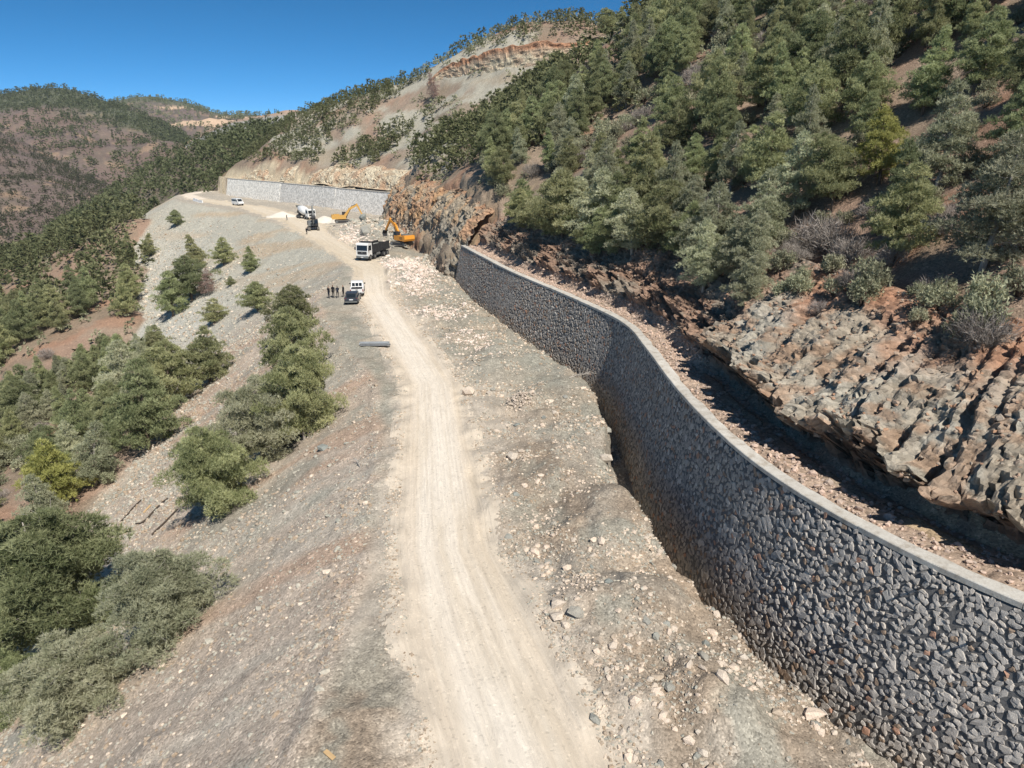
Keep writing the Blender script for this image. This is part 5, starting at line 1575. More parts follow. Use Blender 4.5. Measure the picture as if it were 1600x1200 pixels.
# single larger rocks read off the photograph
for fx, fy, hp, kind, label in ((845, 648, 0, 'pale_rock', None), (733, 616, 26, 'pale_rock', 'pale orange-tinted block alone at the left of the small stone heap'), (835, 865, 22, 'pale_rock', 'pale block casting a shadow on the shoulder left of the dirt mound'),
                                (800, 718, 24, 'pale_rock', 'rounded pale boulder on the shoulder below the stone heap'), (945, 718, 26, 'pale_rock', 'pale block perched on the edge of the trench'), (1128, 1060, 30, 'pale_rock', 'pale block in the middle of the stony ground by the wall'),
                                (1148, 1048, 28, 'pale_rock', 'pale block right behind the other in the stony ground by the wall'), (1272, 1118, 36, 'pale_rock', 'large pale block at the edge of the wall trench near the bottom'), (902, 960, 34, 'grey_rock', 'long dark grey slab lying on the dirt mound'),
                                (868, 965, 30, 'pale_rock', 'pale tan block in the row left of the grey slab'), (872, 945, 28, 'pale_rock', 'tan block topping the row left of the grey slab'), (956, 1012, 22, 'pale_rock', 'pale rounded block in the middle of the dirt mound'), (930, 1127, 24, 'grey_rock', 'blue-grey stone at the track edge near the bottom'),
                                (1100, 1028, 24, 'grey_rock', 'blue-grey stone among pale blocks near the wall'), (1076, 1160, 26, 'pale_rock', 'tan block on the dirt heap at the bottom'), (1098, 1178, 26, 'pale_rock', 'pale block with dark side at the bottom edge'), (441, 700, 22, 'grey_rock', None),
                                (505, 702, 22, 'grey_rock', 'grey-green block on the white patch of the left slope'), (153, 880, 26, 'grey_rock', 'flat pale green slab beside the big corner pine')):
    if not label: continue
    p = survey(fx, fy)
    s = hp / 2 * project(p)[2] / FPX * 1.05
    o = bpy.data.objects.new('boulder', RMESH[kind][rr3.randrange(14)]); o.location = p + np.array([0, 0, s * 0.25]); o.scale = (s, s, s); o.rotation_euler = (rr3.uniform(-.3, .3), rr3.uniform(-.3, .3), rr3.uniform(0, 6.28)); COL.objects.link(o)
    tag(o, label, 'rock')
for x, y, s, label in ((-33.0, 163, 1.9, 'big grey slab of rock leaning beside the raised bucket'), (-30.5, 168, 1.5, 'grey block of rock behind the dump truck body'), (-36.5, 178, 1.3, 'grey block half way up the spoil mound'), (-31, 172, 1.2, 'dark block at the foot of the excavation cliff')):
    o = bpy.data.objects.new('boulder', RMESH['grey_rock'][rr3.randrange(14)]); o.location = (x, y, float(ground(np.array([x]), np.array([y]))[0]) + s * 0.35); o.scale = (s, s, s * 1.3); o.rotation_euler = (0.5, 0.3, rr3.uniform(0, 6)); COL.objects.link(o)
    tag(o, label, 'rock')
# ---------------------------------------------------------------- vehicles
simple('white_paint', (0.74, 0.73, 0.70), 0.35, spec=0.5, var=0.05, scale=2.0)
simple('dark_paint', (0.035, 0.038, 0.045), 0.3, spec=0.5)
simple('grey_steel', S(120, 120, 118), 0.55, metal=0.3, var=0.2)
simple('dark_steel', S(58, 58, 60), 0.6, metal=0.2, var=0.2)
simple('orange_paint', S(222, 150, 58), 0.42, var=0.08)
simple('yellow_paint', S(200, 156, 84), 0.5, var=0.12)
simple('grey_paint', S(112, 114, 112), 0.5, var=0.1)
simple('rubber', (0.025, 0.025, 0.026), 0.85)
simple('glass', (0.015, 0.02, 0.025), 0.08, spec=0.6)
simple('tail_red', (0.22, 0.015, 0.015), 0.3)
simple('lamp_clear', (0.75, 0.75, 0.72), 0.15, spec=0.6)
simple('plate_white', (0.75, 0.75, 0.75), 0.5)
simple('plate_ink', (0.02, 0.02, 0.02), 0.5)
simple('track_steel', S(104, 98, 90), 0.8, var=0.25)

def part(name, bm, mat, parent, smooth=False, bevel=0.0):
    if bevel:
        bmesh.ops.bevel(bm, geom=[e for e in bm.edges if e.is_manifold and e.calc_face_angle(0) > 0.5], offset=bevel, segments=2, affect='EDGES', profile=0.6)
    bmesh.ops.recalc_face_normals(bm, faces=bm.faces)
    me = bpy.data.meshes.new(name); bm.to_mesh(me); bm.free()
    me.materials.append(MAT[mat] if isinstance(mat, str) else mat)
    if smooth:
        for p in me.polygons: p.use_smooth = True
    o = bpy.data.objects.new(name, me); COL.objects.link(o)
    if parent: o.parent = parent
    return o
def box(c, s, taper=None):
    bm = bmesh.new(); add_box(bm, c, s, taper); return bm
def add_box(bm, c, s, taper=None):
    vs = []
    for z in (-1, 1):
        for y in (-1, 1):
            for x in (-1, 1):
                k = (taper if (taper and z > 0) else (1, 1))
                vs.append(bm.verts.new((c[0] + x * s[0] / 2 * k[0], c[1] + y * s[1] / 2 * k[1], c[2] + z * s[2] / 2)))
    for f in ((0, 2, 3, 1), (4, 5, 7, 6), (0, 1, 5, 4), (2, 6, 7, 3), (0, 4, 6, 2), (1, 3, 7, 5)):
        bm.faces.new([vs[i] for i in f])
def prism(profile, w, y0=0.0, bm=None, inset=None):
    """side profile (x,z) extruded across y, width w"""
    bm = bm or bmesh.new()
    n = len(profile)
    A = [bm.verts.new((p[0], y0 - w / 2, p[1])) for p in profile]; B = [bm.verts.new((p[0], y0 + w / 2, p[1])) for p in profile]
    bm.faces.new(A); bm.faces.new(B[::-1])
    for i in range(n):
        bm.faces.new((A[i], B[i], B[(i + 1) % n], A[(i + 1) % n]))
    return bm
def cyl(c, r, w, axis='y', seg=20, bm=None, r2=None):
    bm = bm or bmesh.new()
    r2 = r if r2 is None else r2
    A, B = [], []
    for k in range(seg):
        a = 2 * math.pi * k / seg; u, v = math.cos(a), math.sin(a)
        for L, rr_, d in ((A, r, -w / 2), (B, r2, w / 2)):
            p = {'y': (c[0] + u * rr_, c[1] + d, c[2] + v * rr_), 'x': (c[0] + d, c[1] + u * rr_, c[2] + v * rr_), 'z': (c[0] + u * rr_, c[1] + v * rr_, c[2] + d)}[axis]
            L.append(bm.verts.new(p))
    bm.faces.new(A); bm.faces.new(B[::-1])
    for k in range(seg):
        bm.faces.new((A[k], B[k], B[(k + 1) % seg], A[(k + 1) % seg]))
    return bm
def wheel(root, x, y, r, w=0.26):
    t = part('wheel', cyl((x, y, r), r, w), 'rubber', root)
    s = 1 if y > 0 else -1
    part('rim', cyl((x, y + s * (w / 2 + 0.005), r), r * 0.58, 0.05), 'grey_steel', t)
def gz(x, y):
    return float(ground(np.array([float(x)]), np.array([float(y)]))[0])
def vehicle(name, x, y, heading, label, cat, dz=0.05):
    a = math.atan2(heading[1], heading[0])
    o = empty(name, (x, y, gz(x, y) + dz), a)
    tag(o, label, cat)
    return o
def plate(root, x, z, w=0.5, sgn=-1):
    p = part('number_plate', box((x, 0, z), (0.02, w, 0.12)), 'plate_white', root)
    return p

# local axes: +x forward, +y left, z up
def pickup():
    o = vehicle('pickup_truck', -22.0, 100.2, (-0.17, 0.98), 'white double-cab pickup seen from behind, parked in front of the dark car', 'pickup')
    L = 2.6
    body = [(-L, .55), (-L, 1.08), (-.95, 1.1), (-.72, 1.12), (-.62, 1.12), (1.15, 1.12), (1.3, 1.1), (2.35, 1.02), (2.6, .85), (2.62, .5), (2.3, .42), (-2.3, .45)]
    b = part('body', prism(body, 1.84), 'white_paint', o, bevel=0.05)
    part('load_bed', box((-1.75, 0, 1.1), (1.5, 1.5, 0.03)), 'dark_steel', b)
    cab = [(-.85, 1.11), (-.62, 1.68), (-.4, 1.78), (.65, 1.78), (.95, 1.68), (1.5, 1.11)]
    bm = prism(cab, 1.62); c = part('cab', bm, 'white_paint', o, bevel=0.05)
    for yy in (-.48, 0, .48): part('rear_window', prism([(-.83, 1.2), (-.64, 1.62), (-.66, 1.62), (-.85, 1.2)], .4, yy), 'glass', c)
    part('windscreen', prism([(1.40, 1.18), (1.0, 1.62), (1.03, 1.63), (1.44, 1.18)], 1.4), 'glass', c)
    for s in (-1, 1):
        part('side_window', prism([(-.6, 1.2), (-.46, 1.64), (.85, 1.64), (1.25, 1.2)], .02, s * .815), 'glass', c)
        part('wing_mirror', box((1.05, s * 1.03, 1.25), (.12, .2, .18)), 'dark_steel', o)
        part('tail_light', box((-2.6, s * .84, .9), (.06, .12, .34)), 'tail_red', o)
        wheel(o, 1.65, s * .82, .38); wheel(o, -1.6, s * .82, .38)
    part('bumper', box((-2.66, 0, .52), (.14, 1.7, .16)), 'grey_steel', o, bevel=.03)
    part('tailgate_handle', box((-2.615, 0, .98), (.03, .3, .08)), 'dark_steel', o)
    plate(o, -2.62, .75)
def car():
    o = vehicle('hatchback_car', -21.6, 95.2, (-0.10, 0.99), 'dark grey hatchback car parked right behind the white pickup', 'car')
    body = [(-2.05, .38), (-2.12, .62), (-2.02, .98), (-.2, 1.02), (.95, .98), (1.95, .82), (2.12, .6), (2.08, .35), (1.6, .25), (-1.6, .25)]
    b = part('body', prism(body, 1.78), 'dark_paint', o, bevel=.07)
    cab = [(-1.98, .98), (-1.62, 1.42), (-1.35, 1.5), (-.1, 1.52), (.25, 1.46), (1.1, .98)]
    bm = prism(cab, 1.5); c = part('roof', bm, 'dark_paint', o, bevel=.06)
    part('rear_window', prism([(-1.98, 1.03), (-1.66, 1.40), (-1.69, 1.41), (-2.01, 1.04)], 1.2), 'glass', c)
    part('windscreen', prism([(1.04, 1.03), (.28, 1.43), (.32, 1.45), (1.08, 1.04)], 1.25), 'glass', c)
    for s in (-1, 1):
        part('side_window', prism([(-1.5, 1.04), (-1.3, 1.42), (.1, 1.43), (.8, 1.04)], .02, s * .755), 'glass', c)
        part('tail_light', box((-2.03, s * .74, .88), (.05, .14, .09)), 'tail_red', o)
        part('wing_mirror', box((.75, s * .97, 1.05), (.1, .18, .13)), 'dark_paint', o)
        wheel(o, 1.3, s * .8, .33, .22); wheel(o, -1.3, s * .8, .33, .22)
    part('bumper', box((-2.12, 0, .42), (.1, 1.6, .14)), 'grey_paint', o, bevel=.03)
    plate(o, -2.115, .72)
def dump_truck():
    o = vehicle('dump_truck', -26.4, 136.0, (-0.31, -0.95), 'white-cab dump truck with dark tipping body facing the camera on the track', 'truck')
    part('chassis', box((-.3, 0, .85), (8.2, .9, .28)), 'dark_steel', o)
    cab = [(2.55, .75), (4.05, .75), (4.12, 1.7), (3.95, 2.95), (3.7, 3.1), (2.55, 3.1)]
    c = part('cab', prism(cab, 2.45), 'white_paint', o, bevel=.07)
    part('windscreen', prism([(4.125, 1.8), (3.99, 2.72), (4.02, 2.74), (4.155, 1.8)], 2.15), 'glass', c)
    part('grille', box((4.12, 0, 1.38), (.06, 1.9, .5)), 'dark_steel', c)
    part('emblem', cyl((4.165, 0, 1.42), .14, .03, 'x'), 'grey_steel', c)
    for s in (-1, 1):
        part('door_window', prism([(2.85, 1.8), (2.85, 2.7), (3.8, 2.7), (3.9, 1.8)], .02, s * 1.235), 'glass', c)
        part('wing_mirror', box((4.05, s * 1.45, 2.15), (.12, .22, .5)), 'dark_steel', c)
        part('headlight', box((4.12, s * .98, .95), (.06, .36, .2)), 'lamp_clear', c)
        for x in (3.2, 1.5): wheel(o, x, s * 1.08, .52, .32)
        for x in (-2.1, -3.45): wheel(o, x, s * 1.0, .52, .5)
        part('fuel_tank', cyl((.1, s * 1.0, .85), .3, 1.2, 'x'), 'grey_steel', o)
    part('front_bumper', box((4.12, 0, .62), (.22, 2.45, .34)), 'grey_paint', c, bevel=.04)
    part('number_plate', box((4.24, 0, .6), (.02, .52, .12)), 'plate_white', o)
    # open tipping body
    bm = bmesh.new()
    add_box(bm, (-1.2, 0, 1.28), (6.6, 2.45, .12)); add_box(bm, (2.06, 0, 2.3), (.12, 2.45, 2.0))
    for s in (-1, 1): add_box(bm, (-1.2, s * 1.19, 2.05), (6.4, .09, 1.42))
    add_box(bm, (-4.45, 0, 1.9), (.1, 2.3, 1.1)); add_box(bm, (2.45, 0, 3.26), (1.0, 2.35, .08))
    t = part('tipping_body', bm, 'dark_steel', o)
    for s in (-1, 1):
        for x in (-4, -2.9, -1.8, -.7, .4, 1.5): part('body_rib', box((x, s * 1.265, 2.05), (.12, .06, 1.4)), 'dark_steel', t)
    # load
    r = random.Random(3)
    bm = bmesh.new(); bmesh.ops.create_grid(bm, x_segments=14, y_segments=8, size=1)
    for v in bm.verts: v.co = Vector((v.co.x * 2.9 - 1.3, v.co.y * 1.1, 2.1 + .35 * (1 - v.co.y ** 2) * (1 - v.co.x ** 2) + r.uniform(0, .15)))
    part('rubble_load', bm, 'grey_rock', o)
def mixer():
    o = vehicle('concrete_mixer_truck', -61.0, 215.0, (0.66, -0.75), 'white concrete mixer truck parked below the pale far wall', 'truck')
    part('chassis', box((-.3, 0, .9), (8.4, .9, .3)), 'dark_steel', o)
    cab = [(2.4, .75), (4.0, .75), (4.1, 1.7), (3.95, 2.8), (3.7, 2.95), (2.4, 2.95)]
    c = part('cab', prism(cab, 2.4), 'white_paint', o, bevel=.07)
    part('windscreen', prism([(4.105, 1.75), (3.98, 2.6), (4.01, 2.62), (4.135, 1.75)], 2.1), 'glass', c)
    part('grille', box((4.1, 0, 1.3), (.06, 1.7, .5)), 'dark_steel', c)
    for s in (-1, 1):
        part('door_window', prism([(2.75, 1.75), (2.75, 2.6), (3.75, 2.6), (3.85, 1.75)], .02, s * 1.21), 'glass', c)
        part('headlight', box((4.1, s * .95, .95), (.06, .34, .2)), 'lamp_clear', c)
        for x in (3.1, 1.6, -2.0, -3.3): wheel(o, x, s * 1.02, .52, .36)
    # drum: lathe about a tilted axis
    prof = [(-3.2, .55), (-2.6, .75), (-1.2, 1.15), (.2, 1.28), (1.3, 1.15), (2.1, .7), (2.3, .0)]
    bm = bmesh.new(); rings = []
    ax = Matrix.Rotation(math.radians(12), 4, 'Y')
    for x, rr_ in prof:
        rings.append([bm.verts.new(Vector((-.9, 0, 2.35)) + (ax @ Vector((x, math.cos(a) * max(rr_, .01), math.sin(a) * max(rr_, .01))))) for a in [2 * math.pi * k / 24 for k in range(24)]])
    for a, b in zip(rings[:-1], rings[1:]):
        for k in range(24): bm.faces.new((a[k], a[(k + 1) % 24], b[(k + 1) % 24], b[k]))
    bm.faces.new(rings[0])
    d = part('drum', bm, 'white_paint', o, smooth=True)
    part('hopper', box((-4.2, 0, 3.35), (.8, 1.0, .6), (1.4, 1.3)), 'grey_paint', o)
    part('chute', prism([(-4.5, 2.5), (-5.3, 1.5), (-5.2, 1.4), (-4.4, 2.35)], .5), 'grey_paint', o)
    part('frame', box((-3.2, 0, 1.7), (.3, 1.6, 1.4), (.6, .8)), 'grey_paint', o)
def van():
    o = vehicle('minibus_van', -100.0, 266.6, (0.72, -0.69), 'white minibus van with dark windows on the road below the far wall', 'van')
    body = [(-2.75, .45), (-2.8, 1.4), (-2.65, 2.35), (-2.4, 2.45), (1.1, 2.42), (1.4, 2.3), (2.1, 1.45), (2.7, 1.25), (2.85, .9), (2.8, .42)]
    b = part('body', prism(body, 1.95), 'white_paint', o, bevel=.08)
    part('windscreen', prism([(2.08, 1.5), (1.42, 2.28), (1.46, 2.29), (2.13, 1.51)], 1.6), 'glass', b)
    for s in (-1, 1):
        for x0, x1 in ((-2.55, -1.5), (-1.4, -.4), (-.3, .6)): part('side_window', prism([(x0, 1.5), (x0, 2.15), (x1, 2.15), (x1, 1.5)], .02, s * .985), 'glass', b)
        part('door_window', prism([(.75, 1.5), (.75, 2.15), (1.25, 2.15), (1.75, 1.5)], .02, s * .985), 'glass', b)
        part('headlight', box((2.78, s * .72, 1.0), (.08, .3, .22)), 'lamp_clear', b)
        wheel(o, 1.75, s * .86, .36); wheel(o, -1.7, s * .86, .36)
    part('bumper', box((2.84, 0, .55), (.12, 1.8, .26)), 'dark_steel', o, bevel=.04)
def beam(p0, p1, w, h0, h1):
    """tapered box beam between two points in the x-z plane"""
    bm = bmesh.new()
    a, b = Vector((p0[0], 0, p0[1])), Vector((p1[0], 0, p1[1]))
    d = (b - a).normalized(); n = Vector((-d.z, 0, d.x))
    vs = []
    for p, h in ((a, h0), (b, h1)):
        for s in (-1, 1):
            for k in (-1, 1): vs.append(bm.verts.new(p + n * (k * h / 2) + Vector((0, s * w / 2, 0))))
    for f in ((0, 1, 3, 2), (4, 6, 7, 5), (0, 4, 5, 1), (2, 3, 7, 6), (0, 2, 6, 4), (1, 5, 7, 3)): bm.faces.new([vs[i] for i in f])
    return bm
def excavator(x, y, heading, paint, label, boom, elbow, tip, track_rot=0.0, dz=0.0, bucket_curl=0.6):
    o = vehicle('excavator', x, y, heading, label, 'excavator', dz)
    o.scale = (0.9, 0.9, 0.9)
    ct, st = math.cos(track_rot), math.sin(track_rot)
    for s in (-1, 1):
        pr = []
        for k in range(9): a = math.pi / 2 + math.pi * k / 8; pr.append((-1.75 + math.cos(a) * .45, .45 + math.sin(a) * .45))
        for k in range(9): a = -math.pi / 2 + math.pi * k / 8; pr.append((1.75 + math.cos(a) * .45, .45 + math.sin(a) * .45))
        t = part('track', prism(pr, .6, s * 1.2), 'track_steel', o, bevel=.02)
        part('roller_frame', box((0, s * (1.2 + .31), .45), (3.0, .06, .42)), 'dark_steel', t)
        for q in (-1.75, 1.75): part('sprocket', cyl((q, s * 1.52, .45), .33, .06), 'grey_steel', t)
        t.rotation_euler = (0, 0, track_rot)
    part('undercarriage', box((0, 0, .75), (2.0, 2.0, .45)), 'dark_steel', o)
    part('slew_ring', cyl((0, 0, 1.05), .75, .18, 'z'), 'dark_steel', o)
    h = part('house', box((-.75, 0, 1.7), (3.6, 2.7, 1.05)), paint, o, bevel=.1)
    cw = [(-2.9, 1.15), (-3.15, 1.6), (-3.05, 2.35), (-2.2, 2.4), (-2.2, 1.15)]
    part('counterweight', prism(cw, 2.75), paint, o, bevel=.08)
    part('engine_cover', box((-1.6, -.2, 2.38), (1.6, 1.9, .3)), 'grey_paint' if paint != 'yellow_paint' else paint, h, bevel=.05)
    for k in range(3): part('vent_slot', box((-1.9, 1.357, 1.55 + .22 * k), (1.5, .02, .07)), 'dark_steel', h)
    cabp = [(.05, 1.25), (1.35, 1.25), (1.45, 1.9), (1.2, 2.95), (.95, 3.05), (.05, 3.05)]
    c = part('cab', prism(cabp, 1.0, .82), 'dark_steel', o, bevel=.05)
    part('windscreen', prism([(1.455, 1.9), (1.24, 2.85), (1.27, 2.86), (1.485, 1.9)], .85, .82), 'glass', c)
    part('side_window', prism([(.2, 2.0), (.2, 2.9), (1.08, 2.9), (1.28, 2.0)], .02, 1.33), 'glass', c)
    foot = (.6, 1.75)
    knee = (lerp(foot[0], boom[0], .48), lerp(foot[1], boom[1], .48) + .75)
    b1 = part('boom', beam(foot, knee, .42, .7, .75), paint, o, bevel=.03)
    part('boom_upper', beam(knee, boom, .42, .75, .45), paint, b1, bevel=.03)
    s1 = part('stick', beam((boom[0] + (boom[0] - elbow[0]) * .12, boom[1] + (boom[1] - elbow[1]) * .12), elbow, .34, .55, .34), paint, o, bevel=.02)
    part('stick_cylinder', beam((lerp(knee[0], boom[0], .15), lerp(knee[1], boom[1], .15) + .5), (boom[0] + .1, boom[1] + .35), .14, .14, .1), 'dark_steel', b1)
    for s in (-1, 1):
        q = part('boom_cylinder', beam((foot[0] + .5, foot[1] - .25), (knee[0], knee[1] - .3), .13, .16, .12), 'dark_steel', o); q.location = (0, s * .35, 0)
    # bucket
    d = Vector((tip[0] - elbow[0], 0, tip[1] - elbow[1])); L = d.length; d.normalize(); n = Vector((-d.z, 0, d.x))
    pr = [(0, .1), (.35, .42), (.85, .45), (1.15, .2), (1.3, -.12), (1.1, .02), (.8, .22), (.4, .2), (.1, -.18)]
    pts = [(elbow[0] + d.x * u * L / 1.3 + n.x * v, elbow[1] + d.z * u * L / 1.3 + n.z * v) for u, v in pr]
    bk = part('bucket', prism(pts, 1.15), 'dark_steel', o)
    for yy in (-.45, -.15, .15, .45):
        t0 = Vector((pts[4][0], yy, pts[4][1]))
        part('tooth', beam((t0.x, t0.z), (t0.x + d.x * .2 - n.x * .05, t0.z + d.z * .2 - n.z * .05), .1, .1, .03), 'grey_steel', bk).location = (0, yy, 0)
    return o
pickup(); car(); dump_truck(); mixer(); van()
excavator(-22.3, 145.5, (-0.68, 0.73), 'orange_paint', 'orange excavator with black cab reaching its arm over the dump truck', (4.2, 5.3), (6.2, 2.9), (6.6, 1.5), 0.25, 0.15)
excavator(-44.5, 190.5, (0.96, 0.28), 'yellow_paint', 'yellow excavator on the grey spoil mound, arm arched to the right', (4.4, 5.0), (5.9, 1.9), (5.2, .7), 0.0, 0.35)
excavator(-50.6, 184.2, (0.34, -0.94), 'grey_paint', 'grey excavator with its boom raised upright at the outer edge of the road', (2.3, 6.6), (3.2, 4.2), (2.6, 3.1), 0.0, 0.1)
# ---------------------------------------------------------------- people
simple('skin', S(186, 136, 108), 0.6)
simple('hair', (0.02, 0.016, 0.013), 0.8)
simple('black_cloth', (0.014, 0.014, 0.017), 0.9)
simple('navy_cloth', (0.022, 0.026, 0.04), 0.9)
simple('grey_cloth', (0.07, 0.075, 0.08), 0.9)
simple('brown_shoe', (0.03, 0.022, 0.016), 0.7)
simple('hivis', S(190, 200, 60), 0.7)
def person(x, y, face, jacket, trousers, label, pose, h=1.75):
    """one skinned figure; pose: 0 arms down, 1 hands together in front, 2 one arm bent, 3 walking"""
    o = empty('person', (x, y, gz(x, y)), math.atan2(face[1], face[0]))
    tag(o, label, 'person')
    J = {'pelvis': (0, 0, .95, .145, .115), 'spine': (.01, 0, 1.15, .14, .11), 'chest': (.0, 0, 1.36, .165, .12), 'neck': (0, 0, 1.50, .058, .058), 'head0': (.02, 0, 1.59, .082, .075), 'head1': (.02, 0, 1.69, .085, .078), 'head2': (.01, 0, 1.745, .05, .045)}
    E = [('pelvis', 'spine'), ('spine', 'chest'), ('chest', 'neck'), ('neck', 'head0'), ('head0', 'head1'), ('head1', 'head2')]
    st = .16 if pose == 3 else .03
    for s, n in ((1, 'l'), (-1, 'r')):
        sx = st * s
        J.update({f'hip{n}': (0, s * .10, .90, .095, .095), f'knee{n}': (sx * .6 + .02, s * .11, .50, .06, .06), f'ank{n}': (sx - .02, s * .12, .09, .045, .045), f'toe{n}': (sx + .14, s * .13, .04, .038, .045)})
        E += [('pelvis', f'hip{n}'), (f'hip{n}', f'knee{n}'), (f'knee{n}', f'ank{n}'), (f'ank{n}', f'toe{n}')]
        if pose == 1: el, ha = (.08, s * .25, 1.13), (.24, s * .07, 1.05)
        elif pose == 2 and s > 0: el, ha = (.06, s * .27, 1.14), (.26, s * .14, 1.30)
        elif pose == 3: el, ha = (-.06 * s, s * .24, 1.13), (.10 * -s + .06, s * .24, .90)
        else: el, ha = (-.02, s * .26, 1.13), (.05, s * .26, .88)
        J.update({f'sh{n}': (0, s * .18, 1.41, .068, .068), f'el{n}': (*el, .048, .048), f'wr{n}': (*ha, .034, .034)})
        hd = Vector(ha) - Vector(el); hd.normalize()
        fi = Vector(ha) + hd * .10
        J[f'hand{n}'] = (*fi, .032, .022)
        E += [('chest', f'sh{n}'), (f'sh{n}', f'el{n}'), (f'el{n}', f'wr{n}'), (f'wr{n}', f'hand{n}')]
    names = list(J); me = bpy.data.meshes.new('body')
    me.from_pydata([J[k][:3] for k in names], [(names.index(a), names.index(b)) for a, b in E], [])
    ob = bpy.data.objects.new('body', me); COL.objects.link(ob)
    ob.modifiers.new('skin', 'SKIN'); ob.modifiers.new('sub', 'SUBSURF').levels = 1
    for i, k in enumerate(names):
        sv = me.skin_vertices[0].data[i]; sv.radius = J[k][3:5] if len(J[k]) == 5 else (J[k][3], J[k][4]); sv.use_root = (k == 'pelvis')
    dg = bpy.context.evaluated_depsgraph_get()
    m2 = bpy.data.meshes.new_from_object(ob.evaluated_get(dg))
    bpy.data.objects.remove(ob); 
    m2.name = 'body'
    m2.materials.clear()
    for m in (jacket, trousers, 'skin', 'brown_shoe', 'hair'): m2.materials.append(MAT[m])
    hands = [Vector(J['handl'][:3]), Vector(J['handr'][:3])]
    for p in m2.polygons:
        p.use_smooth = True
        c = p.center
        if min((c - q).length for q in hands) < .085: p.material_index = 2
        elif c.z > 1.51: p.material_index = 4 if (c.z > 1.70 or c.x < -.03) else 2
        elif c.z < .1: p.material_index = 3
        elif c.z < .93 and abs(c.y) < .21: p.material_index = 1
    b = bpy.data.objects.new('body', m2); COL.objects.link(b); b.parent = o
    o.scale = (h / 1.78,) * 3
    return o
def pxy(fx, fy):
    p = survey(fx, fy); return p[0], p[1]
for (fx, fy, face, ja, tr, lab, pose, h) in ((514, 466, (.5, .85), 'black_cloth', 'navy_cloth', 'leftmost of the four people in dark clothes beside the pickup', 2, 1.72), (521, 465.5, (.2, .97), 'black_cloth', 'black_cloth', 'tallest person in black standing second from left beside the pickup', 0, 1.86),
                                             (528, 465.2, (-.5, .86), 'navy_cloth', 'black_cloth', 'person in dark clothes third from left beside the pickup', 1, 1.70), (537, 464, (-.9, .2), 'black_cloth', 'black_cloth', 'person in a dark coat closest to the pickup and dark car', 0, 1.72),
                                             (448.5, 344.5, (.9, -.3), 'grey_cloth', 'grey_cloth', 'person in grey walking along the road edge left of the mixer truck', 3, 1.75), (479.5, 366.5, (.3, .9), 'black_cloth', 'black_cloth', 'person in black standing by the white sheet at the road edge', 0, 1.78)):
    x, y = pxy(fx, fy)
    person(x, y, face, ja, tr, lab, pose, h)
# ---------------------------------------------------------------- small things on site
simple('galvanised', S(178, 181, 182), 0.5, metal=0.2, var=0.12)
simple('rusty_dark', S(128, 129, 130), 0.6, metal=0.2, var=0.2)
simple('plank_wood', S(196, 164, 120), 0.85, var=0.15)
simple('log_wood', S(74, 64, 56), 0.95, var=0.3)
simple('white_sheet', S(236, 234, 230), 0.7)
simple('blue_rope', S(60, 150, 180), 0.7)
simple('pale_sand', S(216, 206, 190), 0.95, var=0.06, scale=1.0, bump=0.05)

def channel(root_loc, rz, L, label, mat, tilt=0.0, w=.5, h=.13):
    o = empty('steel_channel', root_loc, rz); tag(o, label, 'steel beam')
    o.rotation_euler = (tilt, 0, rz)
    part('web', box((0, 0, .02), (L, w, .03)), mat, o)
    for s in (-1, 1):
        part('flange', box((0, s * (w / 2), h / 2 + .005), (L - .004, .03, h)), mat, o)
        part('lip', box((0, s * (w / 2 - .07), h + .012), (L - .008, .12, .022)), mat, o)
    return o
bx, by = pxy(585, 540)
z0 = gz(bx, by)
channel((bx - .1, by + .55, z0 + .04), .06, 3.2, 'grey steel channel beam lying behind the other on the left shoulder', 'galvanised', 0.25)
channel((bx + .15, by - .15, z0 + .06), .02, 3.1, 'dark steel channel beam lying in front on the left shoulder', 'rusty_dark', -0.1)
b = channel((bx - .05, by + .18, z0 + .22), .05, 2.9, 'short steel channel resting on top of the pair on the left shoulder', 'galvanised', 0.1, .36, .1)

def plank(fx, fy, L, rz, mat, label, name='wooden_plank', w=.16, t=.04):
    p = survey(fx, fy)
    e = .4
    zx = (gz(p[0] + math.cos(rz) * e, p[1] + math.sin(rz) * e) - gz(p[0] - math.cos(rz) * e, p[1] - math.sin(rz) * e)) / (2 * e)
    bm = box((0, 0, 0), (L, w, t))
    o = part(name, bm, mat, None, bevel=.008)
    o.location = (p[0], p[1], p[2] + .08); o.rotation_euler = (0.1, -math.atan(zx), rz)
    tag(o, label, 'plank')
plank(515, 1182, .5, -0.7, 'plank_wood', 'weathered wooden plank at the bottom edge of the left slope')
plank(1098, 925, .7, 0.2, 'plank_wood', 'pale plank lying near the trench edge below the wall')
plank(230, 796, .9, 0.9, 'plank_wood', 'orange-brown board among the logs on the pale scree')
def log(fx, fy, L, rz, rad, label, bend=0.0):
    p = survey(fx, fy)
    pts = []
    for t in np.linspace(-.5, .5, 6):
        x = p[0] + math.cos(rz) * L * t - math.sin(rz) * bend * (t * t - .12); y = p[1] + math.sin(rz) * L * t + math.cos(rz) * bend * (t * t - .12)
        pts.append((x, y, gz(x, y) + rad + .06))
    o = tube('fallen_log', [Vector(q) - Vector(p) for q in pts], rad, MAT['log_wood'], sides=8, radii=[rad * (1 - .25 * k / 5) for k in range(6)])
    o.location = p
    tag(o, label, 'log')
log(204, 800, 2.6, 1.15, .07, 'thin dark log left of the others on the pale scree')
log(243, 798, 2.6, 1.0, .08, 'dark log above the board on the pale scree')
log(258, 818, 2.6, 1.0, .08, 'dark log nearest the lone bushy pine on the pale scree')
log(223, 817, 1.6, -.2, .06, 'short bent log on the pale scree', .5)
